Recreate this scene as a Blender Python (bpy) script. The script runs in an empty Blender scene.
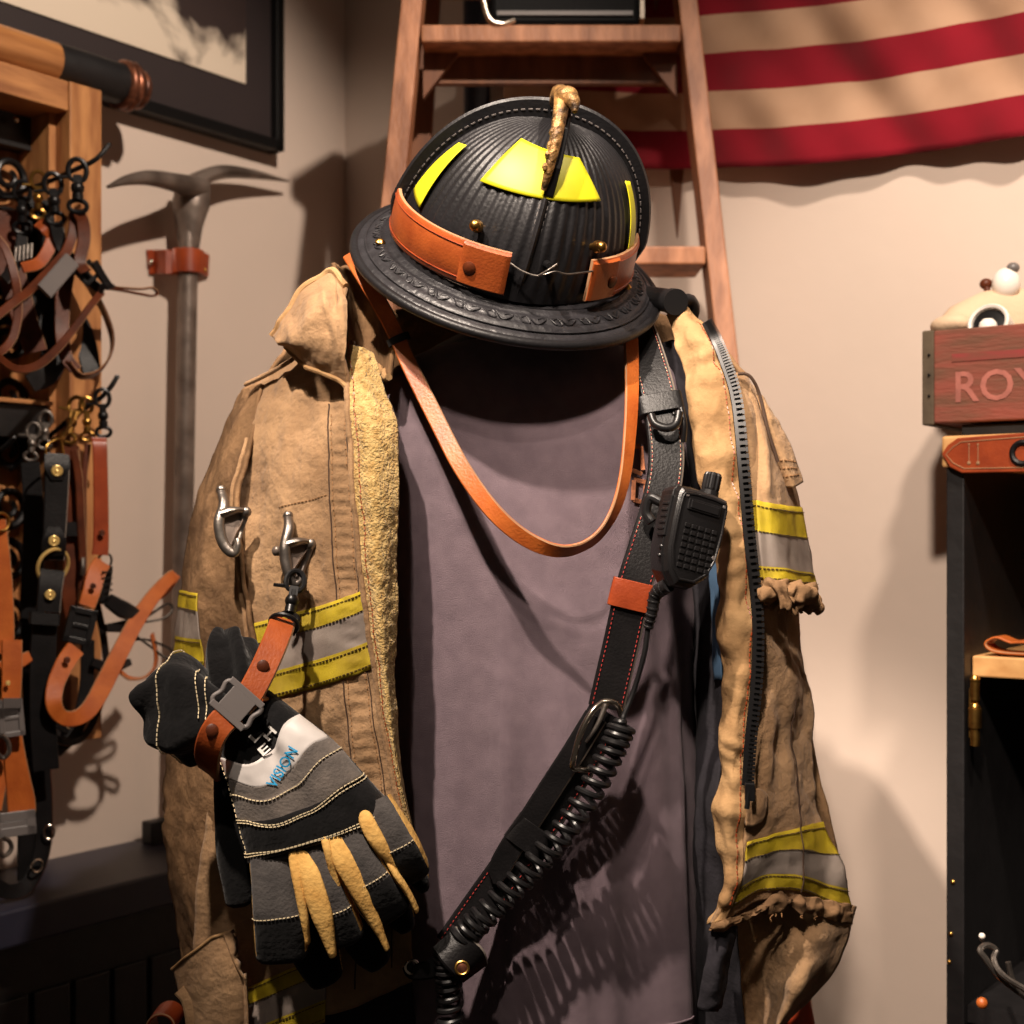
import bpy, bmesh, math, random
import numpy as np
from mathutils import Vector, Matrix, noise

random.seed(7)
SC = bpy.context.scene
COL = SC.collection
PI = math.pi

# ------------------------------------------------------------------ camera
FOC = 1024 * 50.0 / 36.0
HOR = 530.0          # image row of the horizon
EYE = 1.30           # camera height
def P(px, py, Y):
    return Vector(((px - 512.0) / FOC * Y, Y, EYE - (py - HOR) / FOC * Y))
def PL(pts):
    return [P(*p) for p in pts]
def px2m(n, Y):
    return n / FOC * Y

# the two walls meet in a corner; D* runs along the wall from the corner, N* points into the room
CORNER = Vector((-0.2995, 2.55, 0))
DL = Vector((-0.5934, -0.8049, 0)); NL = Vector((0.8049, -0.5934, 0))
DR = Vector((0.8049, -0.5934, 0)); NR = Vector((-0.5934, -0.8049, 0))
def on_plane(px, py, N, off):
    d = Vector(((px - 512.0) / FOC, 1.0, -(py - HOR) / FOC))
    Y = (CORNER.dot(N) + off) / d.dot(N)
    return Vector((d.x * Y, Y, EYE + d.z * Y))
def onL(px, py, off): return on_plane(px, py, NL, off)
def onR(px, py, off): return on_plane(px, py, NR, off)
def LW(t, off, z): return CORNER + DL * t + NL * off + Vector((0, 0, z))
def RW(t, off, z): return CORNER + DR * t + NR * off + Vector((0, 0, z))

# ------------------------------------------------------------------ materials
def lin(c):
    return tuple(((v / 255.0) / 12.92 if v / 255.0 <= 0.04045 else ((v / 255.0 + 0.055) / 1.055) ** 2.4) for v in c)

def mat(name, rgb, rough=0.6, metal=0.0, var=0.15, vscale=12.0, bump=0.0, bscale=200.0, weave=0.0, wscale=900.0,
        sheen=0.0, coat=0.0, dirt=0.0, rgb2=None, stretch=(1, 1, 1), spec=0.5, detail=4.0):
    m = bpy.data.materials.new(name); m.use_nodes = True
    nt = m.node_tree; b = nt.nodes['Principled BSDF']
    c = lin(rgb)
    tc = nt.nodes.new('ShaderNodeTexCoord')
    mp = nt.nodes.new('ShaderNodeMapping'); mp.inputs['Scale'].default_value = stretch
    nt.links.new(tc.outputs['Object'], mp.inputs['Vector'])
    nz = nt.nodes.new('ShaderNodeTexNoise'); nz.inputs['Scale'].default_value = vscale; nz.inputs['Detail'].default_value = detail
    nt.links.new(mp.outputs['Vector'], nz.inputs['Vector'])
    cr = nt.nodes.new('ShaderNodeValToRGB')
    c2 = lin(rgb2) if rgb2 else tuple(v * (1 - var) for v in c)
    c1 = c if rgb2 else tuple(min(1, v * (1 + var)) for v in c)
    cr.color_ramp.elements[0].position = 0.35; cr.color_ramp.elements[0].color = (*c2, 1)
    cr.color_ramp.elements[1].position = 0.65; cr.color_ramp.elements[1].color = (*c1, 1)
    nt.links.new(nz.outputs['Fac'], cr.inputs['Fac'])
    if dirt > 0:   # worn and soiled blotches that belong to the cloth itself
        n3 = nt.nodes.new('ShaderNodeTexNoise'); n3.inputs['Scale'].default_value = vscale * .7; n3.inputs['Detail'].default_value = 9; n3.inputs['Roughness'].default_value = .68
        nt.links.new(tc.outputs['Object'], n3.inputs['Vector'])
        r3 = nt.nodes.new('ShaderNodeValToRGB'); r3.color_ramp.elements[0].position = .48; r3.color_ramp.elements[0].color = (0, 0, 0, 1); r3.color_ramp.elements[1].position = .72; r3.color_ramp.elements[1].color = (dirt,) * 3 + (1,)
        nt.links.new(n3.outputs['Fac'], r3.inputs['Fac'])
        mx = nt.nodes.new('ShaderNodeMix'); mx.data_type = 'RGBA'; mx.inputs['B'].default_value = tuple(v * .38 for v in c) + (1,)
        nt.links.new(r3.outputs['Color'], mx.inputs['Factor']); nt.links.new(cr.outputs['Color'], mx.inputs['A']); nt.links.new(mx.outputs['Result'], b.inputs['Base Color'])
    else: nt.links.new(cr.outputs['Color'], b.inputs['Base Color'])
    b.inputs['Roughness'].default_value = rough; b.inputs['Metallic'].default_value = metal
    b.inputs['Specular IOR Level'].default_value = spec
    b.inputs['Sheen Weight'].default_value = sheen; b.inputs['Coat Weight'].default_value = coat
    prev = None
    if bump > 0:
        n2 = nt.nodes.new('ShaderNodeTexNoise'); n2.inputs['Scale'].default_value = bscale; n2.inputs['Detail'].default_value = 3
        nt.links.new(mp.outputs['Vector'], n2.inputs['Vector'])
        bp = nt.nodes.new('ShaderNodeBump'); bp.inputs['Strength'].default_value = bump; bp.inputs['Distance'].default_value = 0.004
        nt.links.new(n2.outputs['Fac'], bp.inputs['Height']); prev = bp
    if weave > 0:
        for ax in ('X', 'Z'):
            wv = nt.nodes.new('ShaderNodeTexWave'); wv.bands_direction = ax; wv.inputs['Scale'].default_value = wscale
            wv.inputs['Distortion'].default_value = 1.5
            nt.links.new(tc.outputs['Object'], wv.inputs['Vector'])
            bp = nt.nodes.new('ShaderNodeBump'); bp.inputs['Strength'].default_value = weave; bp.inputs['Distance'].default_value = 0.001
            nt.links.new(wv.outputs['Fac'], bp.inputs['Height'])
            if prev: nt.links.new(prev.outputs['Normal'], bp.inputs['Normal'])
            prev = bp
    if prev: nt.links.new(prev.outputs['Normal'], b.inputs['Normal'])
    return m

M = {}
M['wall'] = mat('plaster', (206, 188, 174), 0.85, var=0.03, vscale=3, bump=0.12, bscale=35)
M['floor'] = mat('floor_boards', (70, 50, 38), 0.5, var=0.3, stretch=(1, 12, 1), vscale=3)
M['canvas'] = mat('tan_canvas', (172, 138, 102), 0.9, rgb2=(146, 114, 82), dirt=.65, vscale=16, bump=0.5, bscale=150, weave=0.25, sheen=0.1, spec=0.2)
M['canvas_gold'] = mat('gold_canvas', (184, 148, 104), 0.85, rgb2=(158, 122, 82), dirt=.4, vscale=16, bump=0.35, bscale=140, weave=0.2, spec=0.25)
M['canvas_dirty'] = mat('stained_canvas', (154, 120, 86), 0.92, rgb2=(108, 82, 58), dirt=.8, vscale=18, bump=0.6, bscale=120, weave=0.25, spec=0.2)
M['fleece'] = mat('yellow_fleece', (206, 176, 116), 0.95, rgb2=(172, 138, 82), vscale=150, bump=0.9, bscale=420, sheen=0.2, spec=0.15)
M['yellow'] = mat('yellow_trim', (200, 176, 34), 0.6, rgb2=(164, 140, 30), dirt=.45, vscale=30, weave=0.3, wscale=600, spec=0.4)
M['silver'] = mat('silver_trim', (150, 138, 128), 0.6, rgb2=(126, 114, 106), dirt=.35, vscale=26, weave=0.2, wscale=600)
M['thread_dark'] = mat('dark_thread', (62, 42, 28), 0.8)
M['thread_tan'] = mat('tan_thread', (150, 110, 70), 0.8)
M['orange_print'] = mat('faded_orange_print', (172, 108, 74), 0.9, var=.3, vscale=300)
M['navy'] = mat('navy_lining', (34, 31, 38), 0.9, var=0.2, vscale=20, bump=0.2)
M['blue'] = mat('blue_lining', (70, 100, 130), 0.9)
M['shirt'] = mat('faded_purple_cotton', (126, 109, 117), 0.92, rgb2=(116, 100, 108), vscale=60, bump=0.25, bscale=900, weave=0.3, wscale=1400, sheen=0.15, spec=0.15)
M['form'] = mat('black_form', (14, 13, 14), 0.7)
M['shell'] = mat('black_helmet_leather', (26, 25, 27), 0.42, var=0.15, vscale=30, bump=0.12, bscale=300, spec=0.36)
M['brim'] = mat('embossed_black_brim', (36, 35, 38), 0.42, var=0.2, vscale=60, bump=0.5, bscale=90, spec=0.5)
M['reflect'] = mat('lime_reflective', (206, 200, 24), 0.5, var=0.05, vscale=40)
M['brass'] = mat('aged_brass', (206, 160, 84), 0.32, metal=1.0, rgb2=(150, 108, 56), vscale=60)
M['brass_pale'] = mat('polished_brass', (232, 198, 122), 0.3, metal=0.45, var=0.06)
M['eagle'] = mat('worn_brass_eagle', (176, 132, 78), 0.5, metal=0.45, rgb2=(58, 42, 26), vscale=90, bump=0.8, bscale=150)
M['leather'] = mat('tan_leather', (168, 82, 34), 0.42, rgb2=(142, 64, 26), vscale=35, bump=0.12, bscale=400, spec=0.5)
M['leather_red'] = mat('chestnut_leather', (158, 68, 32), 0.38, rgb2=(132, 52, 24), vscale=30, bump=0.1, bscale=400)
M['leather_brown'] = mat('brown_leather', (98, 46, 22), 0.45, rgb2=(66, 30, 15), vscale=30, bump=0.1, bscale=400, spec=.25)
M['leather_orange'] = mat('orange_leather', (196, 104, 42), 0.45, rgb2=(172, 84, 32), vscale=35, bump=0.15, bscale=400)
M['leather_edge'] = mat('raw_leather_edge', (156, 116, 82), 0.8)
M['leather_black'] = mat('black_leather', (24, 22, 23), 0.42, rgb2=(16, 15, 16), vscale=40, bump=0.12, bscale=400, spec=.28)
M['black_edge'] = mat('worn_black_edge', (128, 120, 112), 0.5)
M['plastic'] = mat('black_plastic', (24, 23, 24), 0.35, var=0.05, bump=0.1, bscale=600)
M['rubber'] = mat('black_rubber', (26, 25, 26), 0.36, var=0.05)
M['plastic_grey'] = mat('grey_plastic', (106, 100, 98), 0.4, var=0.06)
M['steel'] = mat('worn_steel', (150, 142, 134), 0.36, metal=0.9, rgb2=(118, 110, 104), vscale=40, bump=0.2, bscale=120)
M['dark_steel'] = mat('grey_steel', (138, 124, 114), 0.36, metal=0.45, rgb2=(92, 80, 72), vscale=18, bump=0.25, bscale=60)
M['chrome'] = mat('nickel', (210, 196, 180), 0.18, metal=1.0, var=0.03)
M['iron'] = mat('black_iron', (22, 21, 22), 0.35, metal=0.3, var=0.1)
M['gblack'] = mat('black_suede', (22, 21, 22), 0.95, rgb2=(13, 13, 14), vscale=40, bump=0.35, bscale=220, sheen=0.12, spec=0.15)
M['ggrey'] = mat('grey_suede', (106, 98, 92), 0.95, rgb2=(88, 82, 78), vscale=60, bump=0.3, bscale=350, sheen=0.15, spec=0.15)
M['ggrey_dark'] = mat('dark_grey_suede', (84, 80, 78), 0.95, rgb2=(68, 65, 64), vscale=60, bump=0.3, bscale=350, sheen=0.15, spec=0.15)
M['gyellow'] = mat('cream_suede', (236, 190, 112), 0.9, rgb2=(212, 162, 88), vscale=40, bump=0.25, bscale=250, spec=0.2)
M['gsilver'] = mat('glove_reflector', (196, 190, 186), 0.5, var=0.06, vscale=50)
M['thread_white'] = mat('cream_thread', (226, 208, 170), 0.7)
M['thread_red'] = mat('red_thread', (170, 50, 44), 0.7)
M['white'] = mat('white_print', (228, 224, 218), 0.6, var=0.02)
M['cyan'] = mat('cyan_print', (24, 148, 200), 0.6, var=0.02)
M['wood'] = mat('pine_board', (196, 138, 84), 0.6, rgb2=(150, 96, 54), vscale=9, stretch=(6, 6, 1), bump=0.15, bscale=40)
M['wood_h'] = mat('pine_rail', (190, 132, 80), 0.6, rgb2=(140, 88, 50), vscale=9, stretch=(1, 1, 7), bump=0.15, bscale=40)
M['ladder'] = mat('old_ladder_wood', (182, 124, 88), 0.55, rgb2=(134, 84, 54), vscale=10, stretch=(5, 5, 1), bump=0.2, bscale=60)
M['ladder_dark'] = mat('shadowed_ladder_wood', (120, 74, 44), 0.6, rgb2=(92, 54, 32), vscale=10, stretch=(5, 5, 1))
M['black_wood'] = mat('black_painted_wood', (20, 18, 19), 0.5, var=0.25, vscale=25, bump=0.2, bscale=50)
M['navy_wood'] = mat('dark_navy_paint', (40, 40, 54), 0.45, var=0.1, vscale=10)
M['shelf_wood'] = mat('bare_shelf_wood', (216, 166, 106), 0.6, rgb2=(190, 138, 82), vscale=8, stretch=(1, 6, 6))
M['crate'] = mat('weathered_red_crate', (132, 66, 52), 0.8, rgb2=(104, 66, 48), vscale=14, stretch=(1, 1, 5), bump=0.3, bscale=60)
M['crate_red'] = mat('faded_red_paint', (138, 52, 50), 0.85, rgb2=(116, 62, 48), vscale=30, stretch=(1, 1, 4))
M['crate_end'] = mat('grey_crate_wood', (92, 78, 60), 0.85, rgb2=(70, 58, 44), vscale=20, bump=0.3, bscale=60)
M['crate_print'] = mat('faded_crate_lettering', (160, 96, 84), 0.8, var=0.2, vscale=60)
M['cream'] = mat('cream_plush', (206, 178, 148), 0.9, var=0.06, vscale=15, bump=0.2)
M['ceramic'] = mat('white_ceramic', (236, 228, 218), 0.25, var=0.02)
M['flag_red'] = mat('flag_red', (118, 5, 24), 0.85, var=0.12, vscale=8, weave=0.2, sheen=0.1, spec=0.2)
M['flag_tan'] = mat('flag_aged_white', (176, 142, 116), 0.88, rgb2=(160, 126, 100), vscale=8, weave=0.2, spec=0.2)
M['frame'] = mat('black_frame', (12, 11, 11), 0.45, var=0.05, spec=.3)
M['mat_board'] = mat('dark_mat_board', (40, 29, 29), 0.7, var=0.05)
M['case'] = mat('black_case', (9, 9, 10), 0.6, var=0.1, bump=0.1, spec=.12)
M['orange_cone'] = mat('orange_red_plastic', (190, 70, 34), 0.5, var=0.05)
M['bat'] = mat('varnished_ash', (184, 126, 74), 0.4, rgb2=(140, 88, 48), vscale=8, stretch=(1, 1, 9), coat=0.2)
M['copper'] = mat('copper_tape', (150, 92, 66), 0.35, metal=0.6, rgb2=(70, 42, 32), vscale=90)

# print: inky photograph of smoke, procedural
def print_material():
    m = bpy.data.materials.new('ink_print'); m.use_nodes = True
    nt = m.node_tree; b = nt.nodes['Principled BSDF']; b.inputs['Roughness'].default_value = 0.5
    tc = nt.nodes.new('ShaderNodeTexCoord'); nz = nt.nodes.new('ShaderNodeTexNoise')
    nz.inputs['Scale'].default_value = 5.5; nz.inputs['Detail'].default_value = 7; nz.inputs['Distortion'].default_value = 0.6
    sx = nt.nodes.new('ShaderNodeSeparateXYZ'); nt.links.new(tc.outputs['Object'], sx.inputs[0])
    ad = nt.nodes.new('ShaderNodeMath'); ad.operation = 'MULTIPLY_ADD'; ad.inputs[1].default_value = 2.2
    nt.links.new(sx.outputs['Z'], ad.inputs[0])
    nt.links.new(tc.outputs['Object'], nz.inputs['Vector'])
    nt.links.new(nz.outputs['Fac'], ad.inputs[2])
    cr = nt.nodes.new('ShaderNodeValToRGB')
    cr.color_ramp.elements[0].position = 0.85; cr.color_ramp.elements[0].color = (*lin((214, 198, 178)), 1)
    cr.color_ramp.elements[1].position = 0.96; cr.color_ramp.elements[1].color = (*lin((52, 40, 38)), 1)
    nt.links.new(ad.outputs[0], cr.inputs['Fac']); nt.links.new(cr.outputs['Color'], b.inputs['Base Color'])
    return m
M['print'] = print_material()

# ------------------------------------------------------------------ objects
def tag(o, label=None, cat=None, group=None, kind=None):
    if label: o['label'] = label
    if cat: o['category'] = cat
    if group: o['group'] = group
    if kind: o['kind'] = kind
    return o

def thing(name, label, cat, loc, group=None):
    o = bpy.data.objects.new(name, None); COL.objects.link(o)
    o.location = loc; o.empty_display_size = 0.05
    return tag(o, label, cat, group)

def root_loc(o):
    while o.parent: o = o.parent
    return Vector(o.location)

class MB:
    """collects geometry in world space; build() links it as one mesh object"""
    def __init__(s): s.v = []; s.f = []; s.m = []
    def add(s, verts, faces, mi=0):
        o = len(s.v); s.v.extend(Vector(v) for v in verts)
        for k, f in enumerate(faces):
            s.f.append(tuple(i + o for i in f)); s.m.append(mi[k] if isinstance(mi, (list, tuple)) else mi)
    def grid(s, pts, flip=False, mi=0, mf=None, close_u=False):
        nr, nc = len(pts), len(pts[0]); V = [p for r in pts for p in r]; F = []; mm = []
        for i in range(nr - 1):
            for j in range(nc if close_u else nc - 1):
                a, b = i * nc + j, i * nc + (j + 1) % nc
                f = (a, b, b + nc, a + nc)
                F.append(f[::-1] if flip else f); mm.append(mf(i, j) if mf else mi)
        s.add(V, F, mm)
    def box(s, c, dx, dy, dz, mi=0):
        """centre and three half-vectors"""
        c, dx, dy, dz = Vector(c), Vector(dx), Vector(dy), Vector(dz)
        if dx.cross(dy).dot(dz) < 0: dx = -dx
        V = [c + dx * a + dy * b + dz * d for a, b, d in ((-1,-1,-1),(1,-1,-1),(1,1,-1),(-1,1,-1),(-1,-1,1),(1,-1,1),(1,1,1),(-1,1,1))]
        s.add(V, [(3,2,1,0),(4,5,6,7),(0,1,5,4),(1,2,6,5),(2,3,7,6),(3,0,4,7)], mi)
    def rings(s, R, mi=0, cap=True, mf=None):
        n = len(R[0]); V = [p for r in R for p in r]; F = []; mm = []
        for i in range(len(R) - 1):
            for j in range(n):
                a, b = i * n + j, i * n + (j + 1) % n
                F.append((a, b, b + n, a + n)); mm.append(mf(i, j) if mf else mi)
        if cap:
            F.append(tuple(range(n))[::-1]); F.append(tuple((len(R) - 1) * n + j for j in range(n)))
            mm += [mf(0, 0) if mf else mi, mf(len(R) - 2, 0) if mf else mi]
        s.add(V, F, mm)
    def tube(s, path, rad, n=10, mi=0, cap=True, flat=None, up=None, closed=False):
        path = [Vector(p) for p in path]; k = len(path)
        rad = rad if isinstance(rad, (list, tuple)) else [rad] * k
        if len(rad) != k:
            rad = list(np.interp(np.linspace(0, 1, k), np.linspace(0, 1, len(rad)), rad))
        R = []; prev = None
        for i, p in enumerate(path):
            if closed: t = path[(i + 1) % k] - path[i - 1]
            else: t = path[min(i + 1, k - 1)] - path[max(i - 1, 0)]
            t.normalize()
            if prev is None:
                a = Vector(up) if up is not None else (Vector((0, 0, 1)) if abs(t.z) < 0.9 else Vector((0, 1, 0)))
            else: a = prev
            nrm = a - t * a.dot(t)
            if nrm.length < 1e-6: nrm = t.orthogonal()
            nrm.normalize(); prev = nrm; bi = t.cross(nrm)
            fl = flat if flat else 1.0
            R.append([p + nrm * (math.cos(q) * rad[i] * fl) + bi * (math.sin(q) * rad[i]) for q in [2 * PI * j / n for j in range(n)]])
        if closed:
            R.append(R[0]); s.rings(R, mi, cap=False)
        else: s.rings(R, mi, cap)
    def ball(s, c, r, mi=0, n=14, axes=None):
        c = Vector(c); ax = axes or (Vector((1, 0, 0)), Vector((0, 1, 0)), Vector((0, 0, 1)))
        r = r if isinstance(r, (tuple, list)) else (r, r, r); R = []
        for i in range(1, n // 2):
            th = PI * i / (n // 2)
            R.append([c + ax[0] * (r[0] * math.sin(th) * math.cos(2 * PI * j / n)) + ax[1] * (r[1] * math.sin(th) * math.sin(2 * PI * j / n)) - ax[2] * (r[2] * math.cos(th)) for j in range(n)])
        o = len(s.v); s.rings(R, mi, cap=True)
    def torus(s, c, ax, ay, R, r, n=28, m=8, mi=0, sy=1.0):
        c = Vector(c); path = [c + ax * (R * math.cos(q)) + ay * (R * sy * math.sin(q)) for q in [2 * PI * j / n for j in range(n)]]
        s.tube(path, r, m, mi, closed=True, up=ax.cross(ay))
    def disc(s, c, n, r, h, k=18, mi=0, dome=0.0):
        n = Vector(n).normalized(); a = n.orthogonal().normalized(); b = n.cross(a); c = Vector(c)
        ring = lambda rr, hh: [c + a * (rr * math.cos(2 * PI * j / k)) + b * (rr * math.sin(2 * PI * j / k)) + n * hh for j in range(k)]
        R = [ring(r, 0), ring(r, h * 0.7), ring(r * 0.85, h)]
        if dome: R += [ring(r * 0.5, h + dome * 0.8), ring(r * 0.15, h + dome)]
        s.rings(R, mi)
    def prism(s, poly, ext, mi=0):
        """planar outline extruded both ways by +-ext"""
        ext = Vector(ext); n = len(poly); poly = [Vector(p) for p in poly]
        nr = Vector((0, 0, 0))
        for i in range(n): nr += poly[i].cross(poly[(i + 1) % n])
        if nr.dot(ext) < 0: poly = poly[::-1]
        V = [p - ext for p in poly] + [p + ext for p in poly]
        F = [tuple(range(n))[::-1], tuple(range(n, 2 * n))] + [(i, (i + 1) % n, (i + 1) % n + n, i + n) for i in range(n)]
        s.add(V, F, mi)
    def build(s, name, mats, parent=None, smooth=True, label=None, cat=None, group=None, kind=None, bevel=0.0, solid=0.0, subsurf=0, angle=40, origin=None):
        mats = mats if isinstance(mats, (list, tuple)) else [mats]
        if parent is not None: org = root_loc(parent)
        elif origin is not None: org = Vector(origin)
        else:
            mn = [min(v[i] for v in s.v) for i in range(3)]; mx = [max(v[i] for v in s.v) for i in range(3)]
            org = Vector(((mn[0] + mx[0]) / 2, (mn[1] + mx[1]) / 2, mn[2]))
        me = bpy.data.meshes.new(name)
        me.from_pydata([v - org for v in s.v], [], s.f)
        for m in mats: me.materials.append(M[m] if isinstance(m, str) else m)
        me.polygons.foreach_set('material_index', s.m)
        me.polygons.foreach_set('use_smooth', [smooth] * len(me.polygons))
        me.update()
        o = bpy.data.objects.new(name, me); COL.objects.link(o)
        if parent is not None: o.parent = parent
        else: o.location = org
        if solid:
            md = o.modifiers.new('thickness', 'SOLIDIFY'); md.thickness = solid; md.offset = -1
        if bevel:
            md = o.modifiers.new('bevel', 'BEVEL'); md.width = bevel; md.segments = 2; md.limit_method = 'ANGLE'; md.angle_limit = math.radians(35)
        if subsurf:
            md = o.modifiers.new('subsurf', 'SUBSURF'); md.levels = subsurf; md.render_levels = subsurf
        if smooth and not solid and not subsurf:
            me.set_sharp_from_angle(angle=math.radians(angle))
        return tag(o, label, cat, group, kind)

# ------------------------------------------------------------------ curves and patches
def cr_weights(n, t):
    """Catmull-Rom weights over n control points at t in 0..1"""
    x = min(max(t, 0.0), 1.0) * (n - 1); i = min(int(x), n - 2); f = x - i
    w = [0.5 * (-f + 2 * f * f - f ** 3), 0.5 * (2 - 5 * f * f + 3 * f ** 3), 0.5 * (f + 4 * f * f - 3 * f ** 3), 0.5 * (-f * f + f ** 3)]
    W = np.zeros(n)
    idx = [i - 1, i, i + 1, i + 2]
    for k, ix in enumerate(idx):
        if ix < 0: W[0] += 2 * w[k]; W[1] -= w[k]
        elif ix > n - 1: W[n - 1] += 2 * w[k]; W[n - 2] -= w[k]
        else: W[ix] += w[k]
    return W

def curve(pts, n):
    A = np.array([tuple(p) for p in pts]); k = len(pts)
    return [Vector(cr_weights(k, i / (n - 1)) @ A) for i in range(n)]
def curve_px(pts, n): return curve([P(*p) for p in pts], n)
def interp(vals, t): return float(cr_weights(len(vals), t) @ np.array(vals, dtype=float))

def nz3(p, s, seed=0.0):
    return noise.noise(Vector((p[0] * s + seed, p[1] * s + seed * 1.7, p[2] * s - seed)))

CAM = Vector((0, 0, EYE))
class Patch:
    """smooth cloth surface through a net of control points, rows top to bottom, columns left to right"""
    def __init__(s, rows, disp=None, world=False):
        s.A = np.array([[tuple(p if world else P(*p)) for p in r] for r in rows]); s.disp = disp
    def raw(s, u, v):
        wr = cr_weights(s.A.shape[0], v); wc = cr_weights(s.A.shape[1], u)
        return Vector(np.einsum('i,ijk,j->k', wr, s.A, wc))
    def normal(s, u, v):
        e = 0.01
        a = s.raw(min(u + e, 1), v) - s.raw(max(u - e, 0), v); b = s.raw(u, min(v + e, 1)) - s.raw(u, max(v - e, 0))
        n = a.cross(b)
        if n.length < 1e-9: n = CAM - s.raw(u, v)
        n.normalize()
        return -n if n.dot(CAM - s.raw(0.5, 0.5)) < 0 and s.sign() < 0 else n
    def sign(s):
        if not hasattr(s, '_sg'):
            e = 0.02
            a = s.raw(.5 + e, .5) - s.raw(.5 - e, .5); b = s.raw(.5, .5 + e) - s.raw(.5, .5 - e)
            s._sg = 1 if a.cross(b).dot(CAM - s.raw(.5, .5)) > 0 else -1
        return s._sg
    def at(s, u, v, off=0.0):
        p = s.raw(u, v); e = 0.01
        a = s.raw(min(u + e, 1), v) - s.raw(max(u - e, 0), v); b = s.raw(u, min(v + e, 1)) - s.raw(u, max(v - e, 0))
        n = a.cross(b)
        if n.length < 1e-10: n = CAM - p
        n.normalize(); n *= s.sign()
        d = s.disp(u, v, p) if s.disp else 0.0
        return p + n * (off + d)
    def mesh(s, mb, nu, nv, u0=0, u1=1, v0=0, v1=1, off=0.0, mi=0, mf=None, edge=None):
        pts = []
        for i in range(nv + 1):
            r = []
            for j in range(nu + 1):
                u = u0 + (u1 - u0) * j / nu; v = v0 + (v1 - v0) * i / nv
                if edge: u, v = edge(u, v)
                r.append(s.at(u, v, off))
            pts.append(r)
        mb.grid(pts, flip=(s.sign() < 0), mi=mi, mf=mf)
        return mb
    def line(s, a, b, n, off=0.0):
        return [s.at(a[0] + (b[0] - a[0]) * i / (n - 1), a[1] + (b[1] - a[1]) * i / (n - 1), off) for i in range(n)]

class Loft:
    """closed padded shape: rows of (left point, right point, half thickness), flattened towards the viewer"""
    def __init__(s, rows, boxy=0.8, disp=None, world=False, N=None):
        g = (lambda p: p) if world else (lambda p: P(*p))
        s.L = np.array([tuple(g(r[0])) for r in rows]); s.R = np.array([tuple(g(r[1])) for r in rows]); s.T = [r[2] for r in rows]
        s.n = len(rows); s.boxy = boxy; s.disp = disp; s.Nf = N
    def frame(s, v):
        w = cr_weights(s.n, v); L = Vector(w @ s.L); R = Vector(w @ s.R); t = float(w @ np.array(s.T))
        e = 0.02
        w2 = cr_weights(s.n, min(v + e, 1)); w1 = cr_weights(s.n, max(v - e, 0))
        ax = Vector((w2 - w1) @ (s.L + s.R)); N = ax.cross(R - L)
        if s.Nf is not None: N = Vector(s.Nf)
        if N.length < 1e-9: N = CAM - L
        N.normalize()
        if N.dot(CAM - L) < 0: N = -N
        return L, R, t, N
    def at(s, th, v, off=0.0):
        L, R, t, N = s.frame(v); c, q = math.cos(th), math.sin(th)
        pw = lambda x: math.copysign(abs(x) ** s.boxy, x)
        C = (L + R) / 2; h = (R - L) / 2; hl = max(h.length, 1e-6)
        p = C + h * pw(c) + N * (t * pw(q))
        d = s.disp(th, v, p) if s.disp else 0.0
        out = (h / hl * (c / hl) + N * (q / max(t, 1e-6)))
        if out.length > 1e-9: out.normalize()
        return p + out * (off + d)
    def mesh(s, mb, nth=24, nv=16, mi=0, mf=None, cap=True, round0=0, round1=0):
        R = []
        vs = [i / nv for i in range(nv + 1)]
        def ring(v, k=1.0, push=0.0):
            L, Rr, t, N = s.frame(v); C = (L + Rr) / 2
            w2 = cr_weights(s.n, min(v + .02, 1)); w1 = cr_weights(s.n, max(v - .02, 0))
            ax = Vector((w2 - w1) @ (s.L + s.R)); ax.normalize()
            return [C + (s.at(2 * PI * j / nth, v) - C) * k + ax * push for j in range(nth)]
        if round0:
            for q in (15, 40, 65): R.append(ring(0, math.sin(math.radians(q)), -round0 * math.cos(math.radians(q))))
        for v in vs: R.append(ring(v))
        if round1:
            for q in (65, 40, 15): R.append(ring(1, math.sin(math.radians(q)), round1 * math.cos(math.radians(q))))
        # orient outward
        a = R[0]; c0 = sum(a, Vector()) / nth
        c1 = sum(R[-1], Vector()) / nth
        m = len(R) // 2; cm = sum(R[m], Vector()) / nth
        nn = (R[m][1] - R[m][0]).cross(R[min(m + 1, len(R) - 1)][0] - R[m][0])
        if nn.dot(R[m][0] - cm) < 0: R = [r[::-1] for r in R]
        k0 = 3 if round0 else 0
        mff = (lambda i, j: mf((i - k0) / nv, 2 * PI * (j + .5) / nth)) if mf else None
        mb.rings(R, mi, cap, mff)
        return mb
    def strip(s, mb, v0, v1, th0, th1, off, nv=4, nth=20, mi=0, vf=None):
        pts = []
        for i in range(nv + 1):
            row = []
            for j in range(nth + 1):
                th = th0 + (th1 - th0) * j / nth; k = i / nv
                v = (vf(j / nth, k) if vf else v0 + (v1 - v0) * k)
                row.append(s.at(th, v, off))
            pts.append(row)
        a, b, c = pts[0][nth // 2], pts[0][nth // 2 + 1], pts[1][nth // 2]
        mb.grid(pts, flip=((b - a).cross(c - a).dot(CAM - a) < 0), mi=mi)

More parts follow.
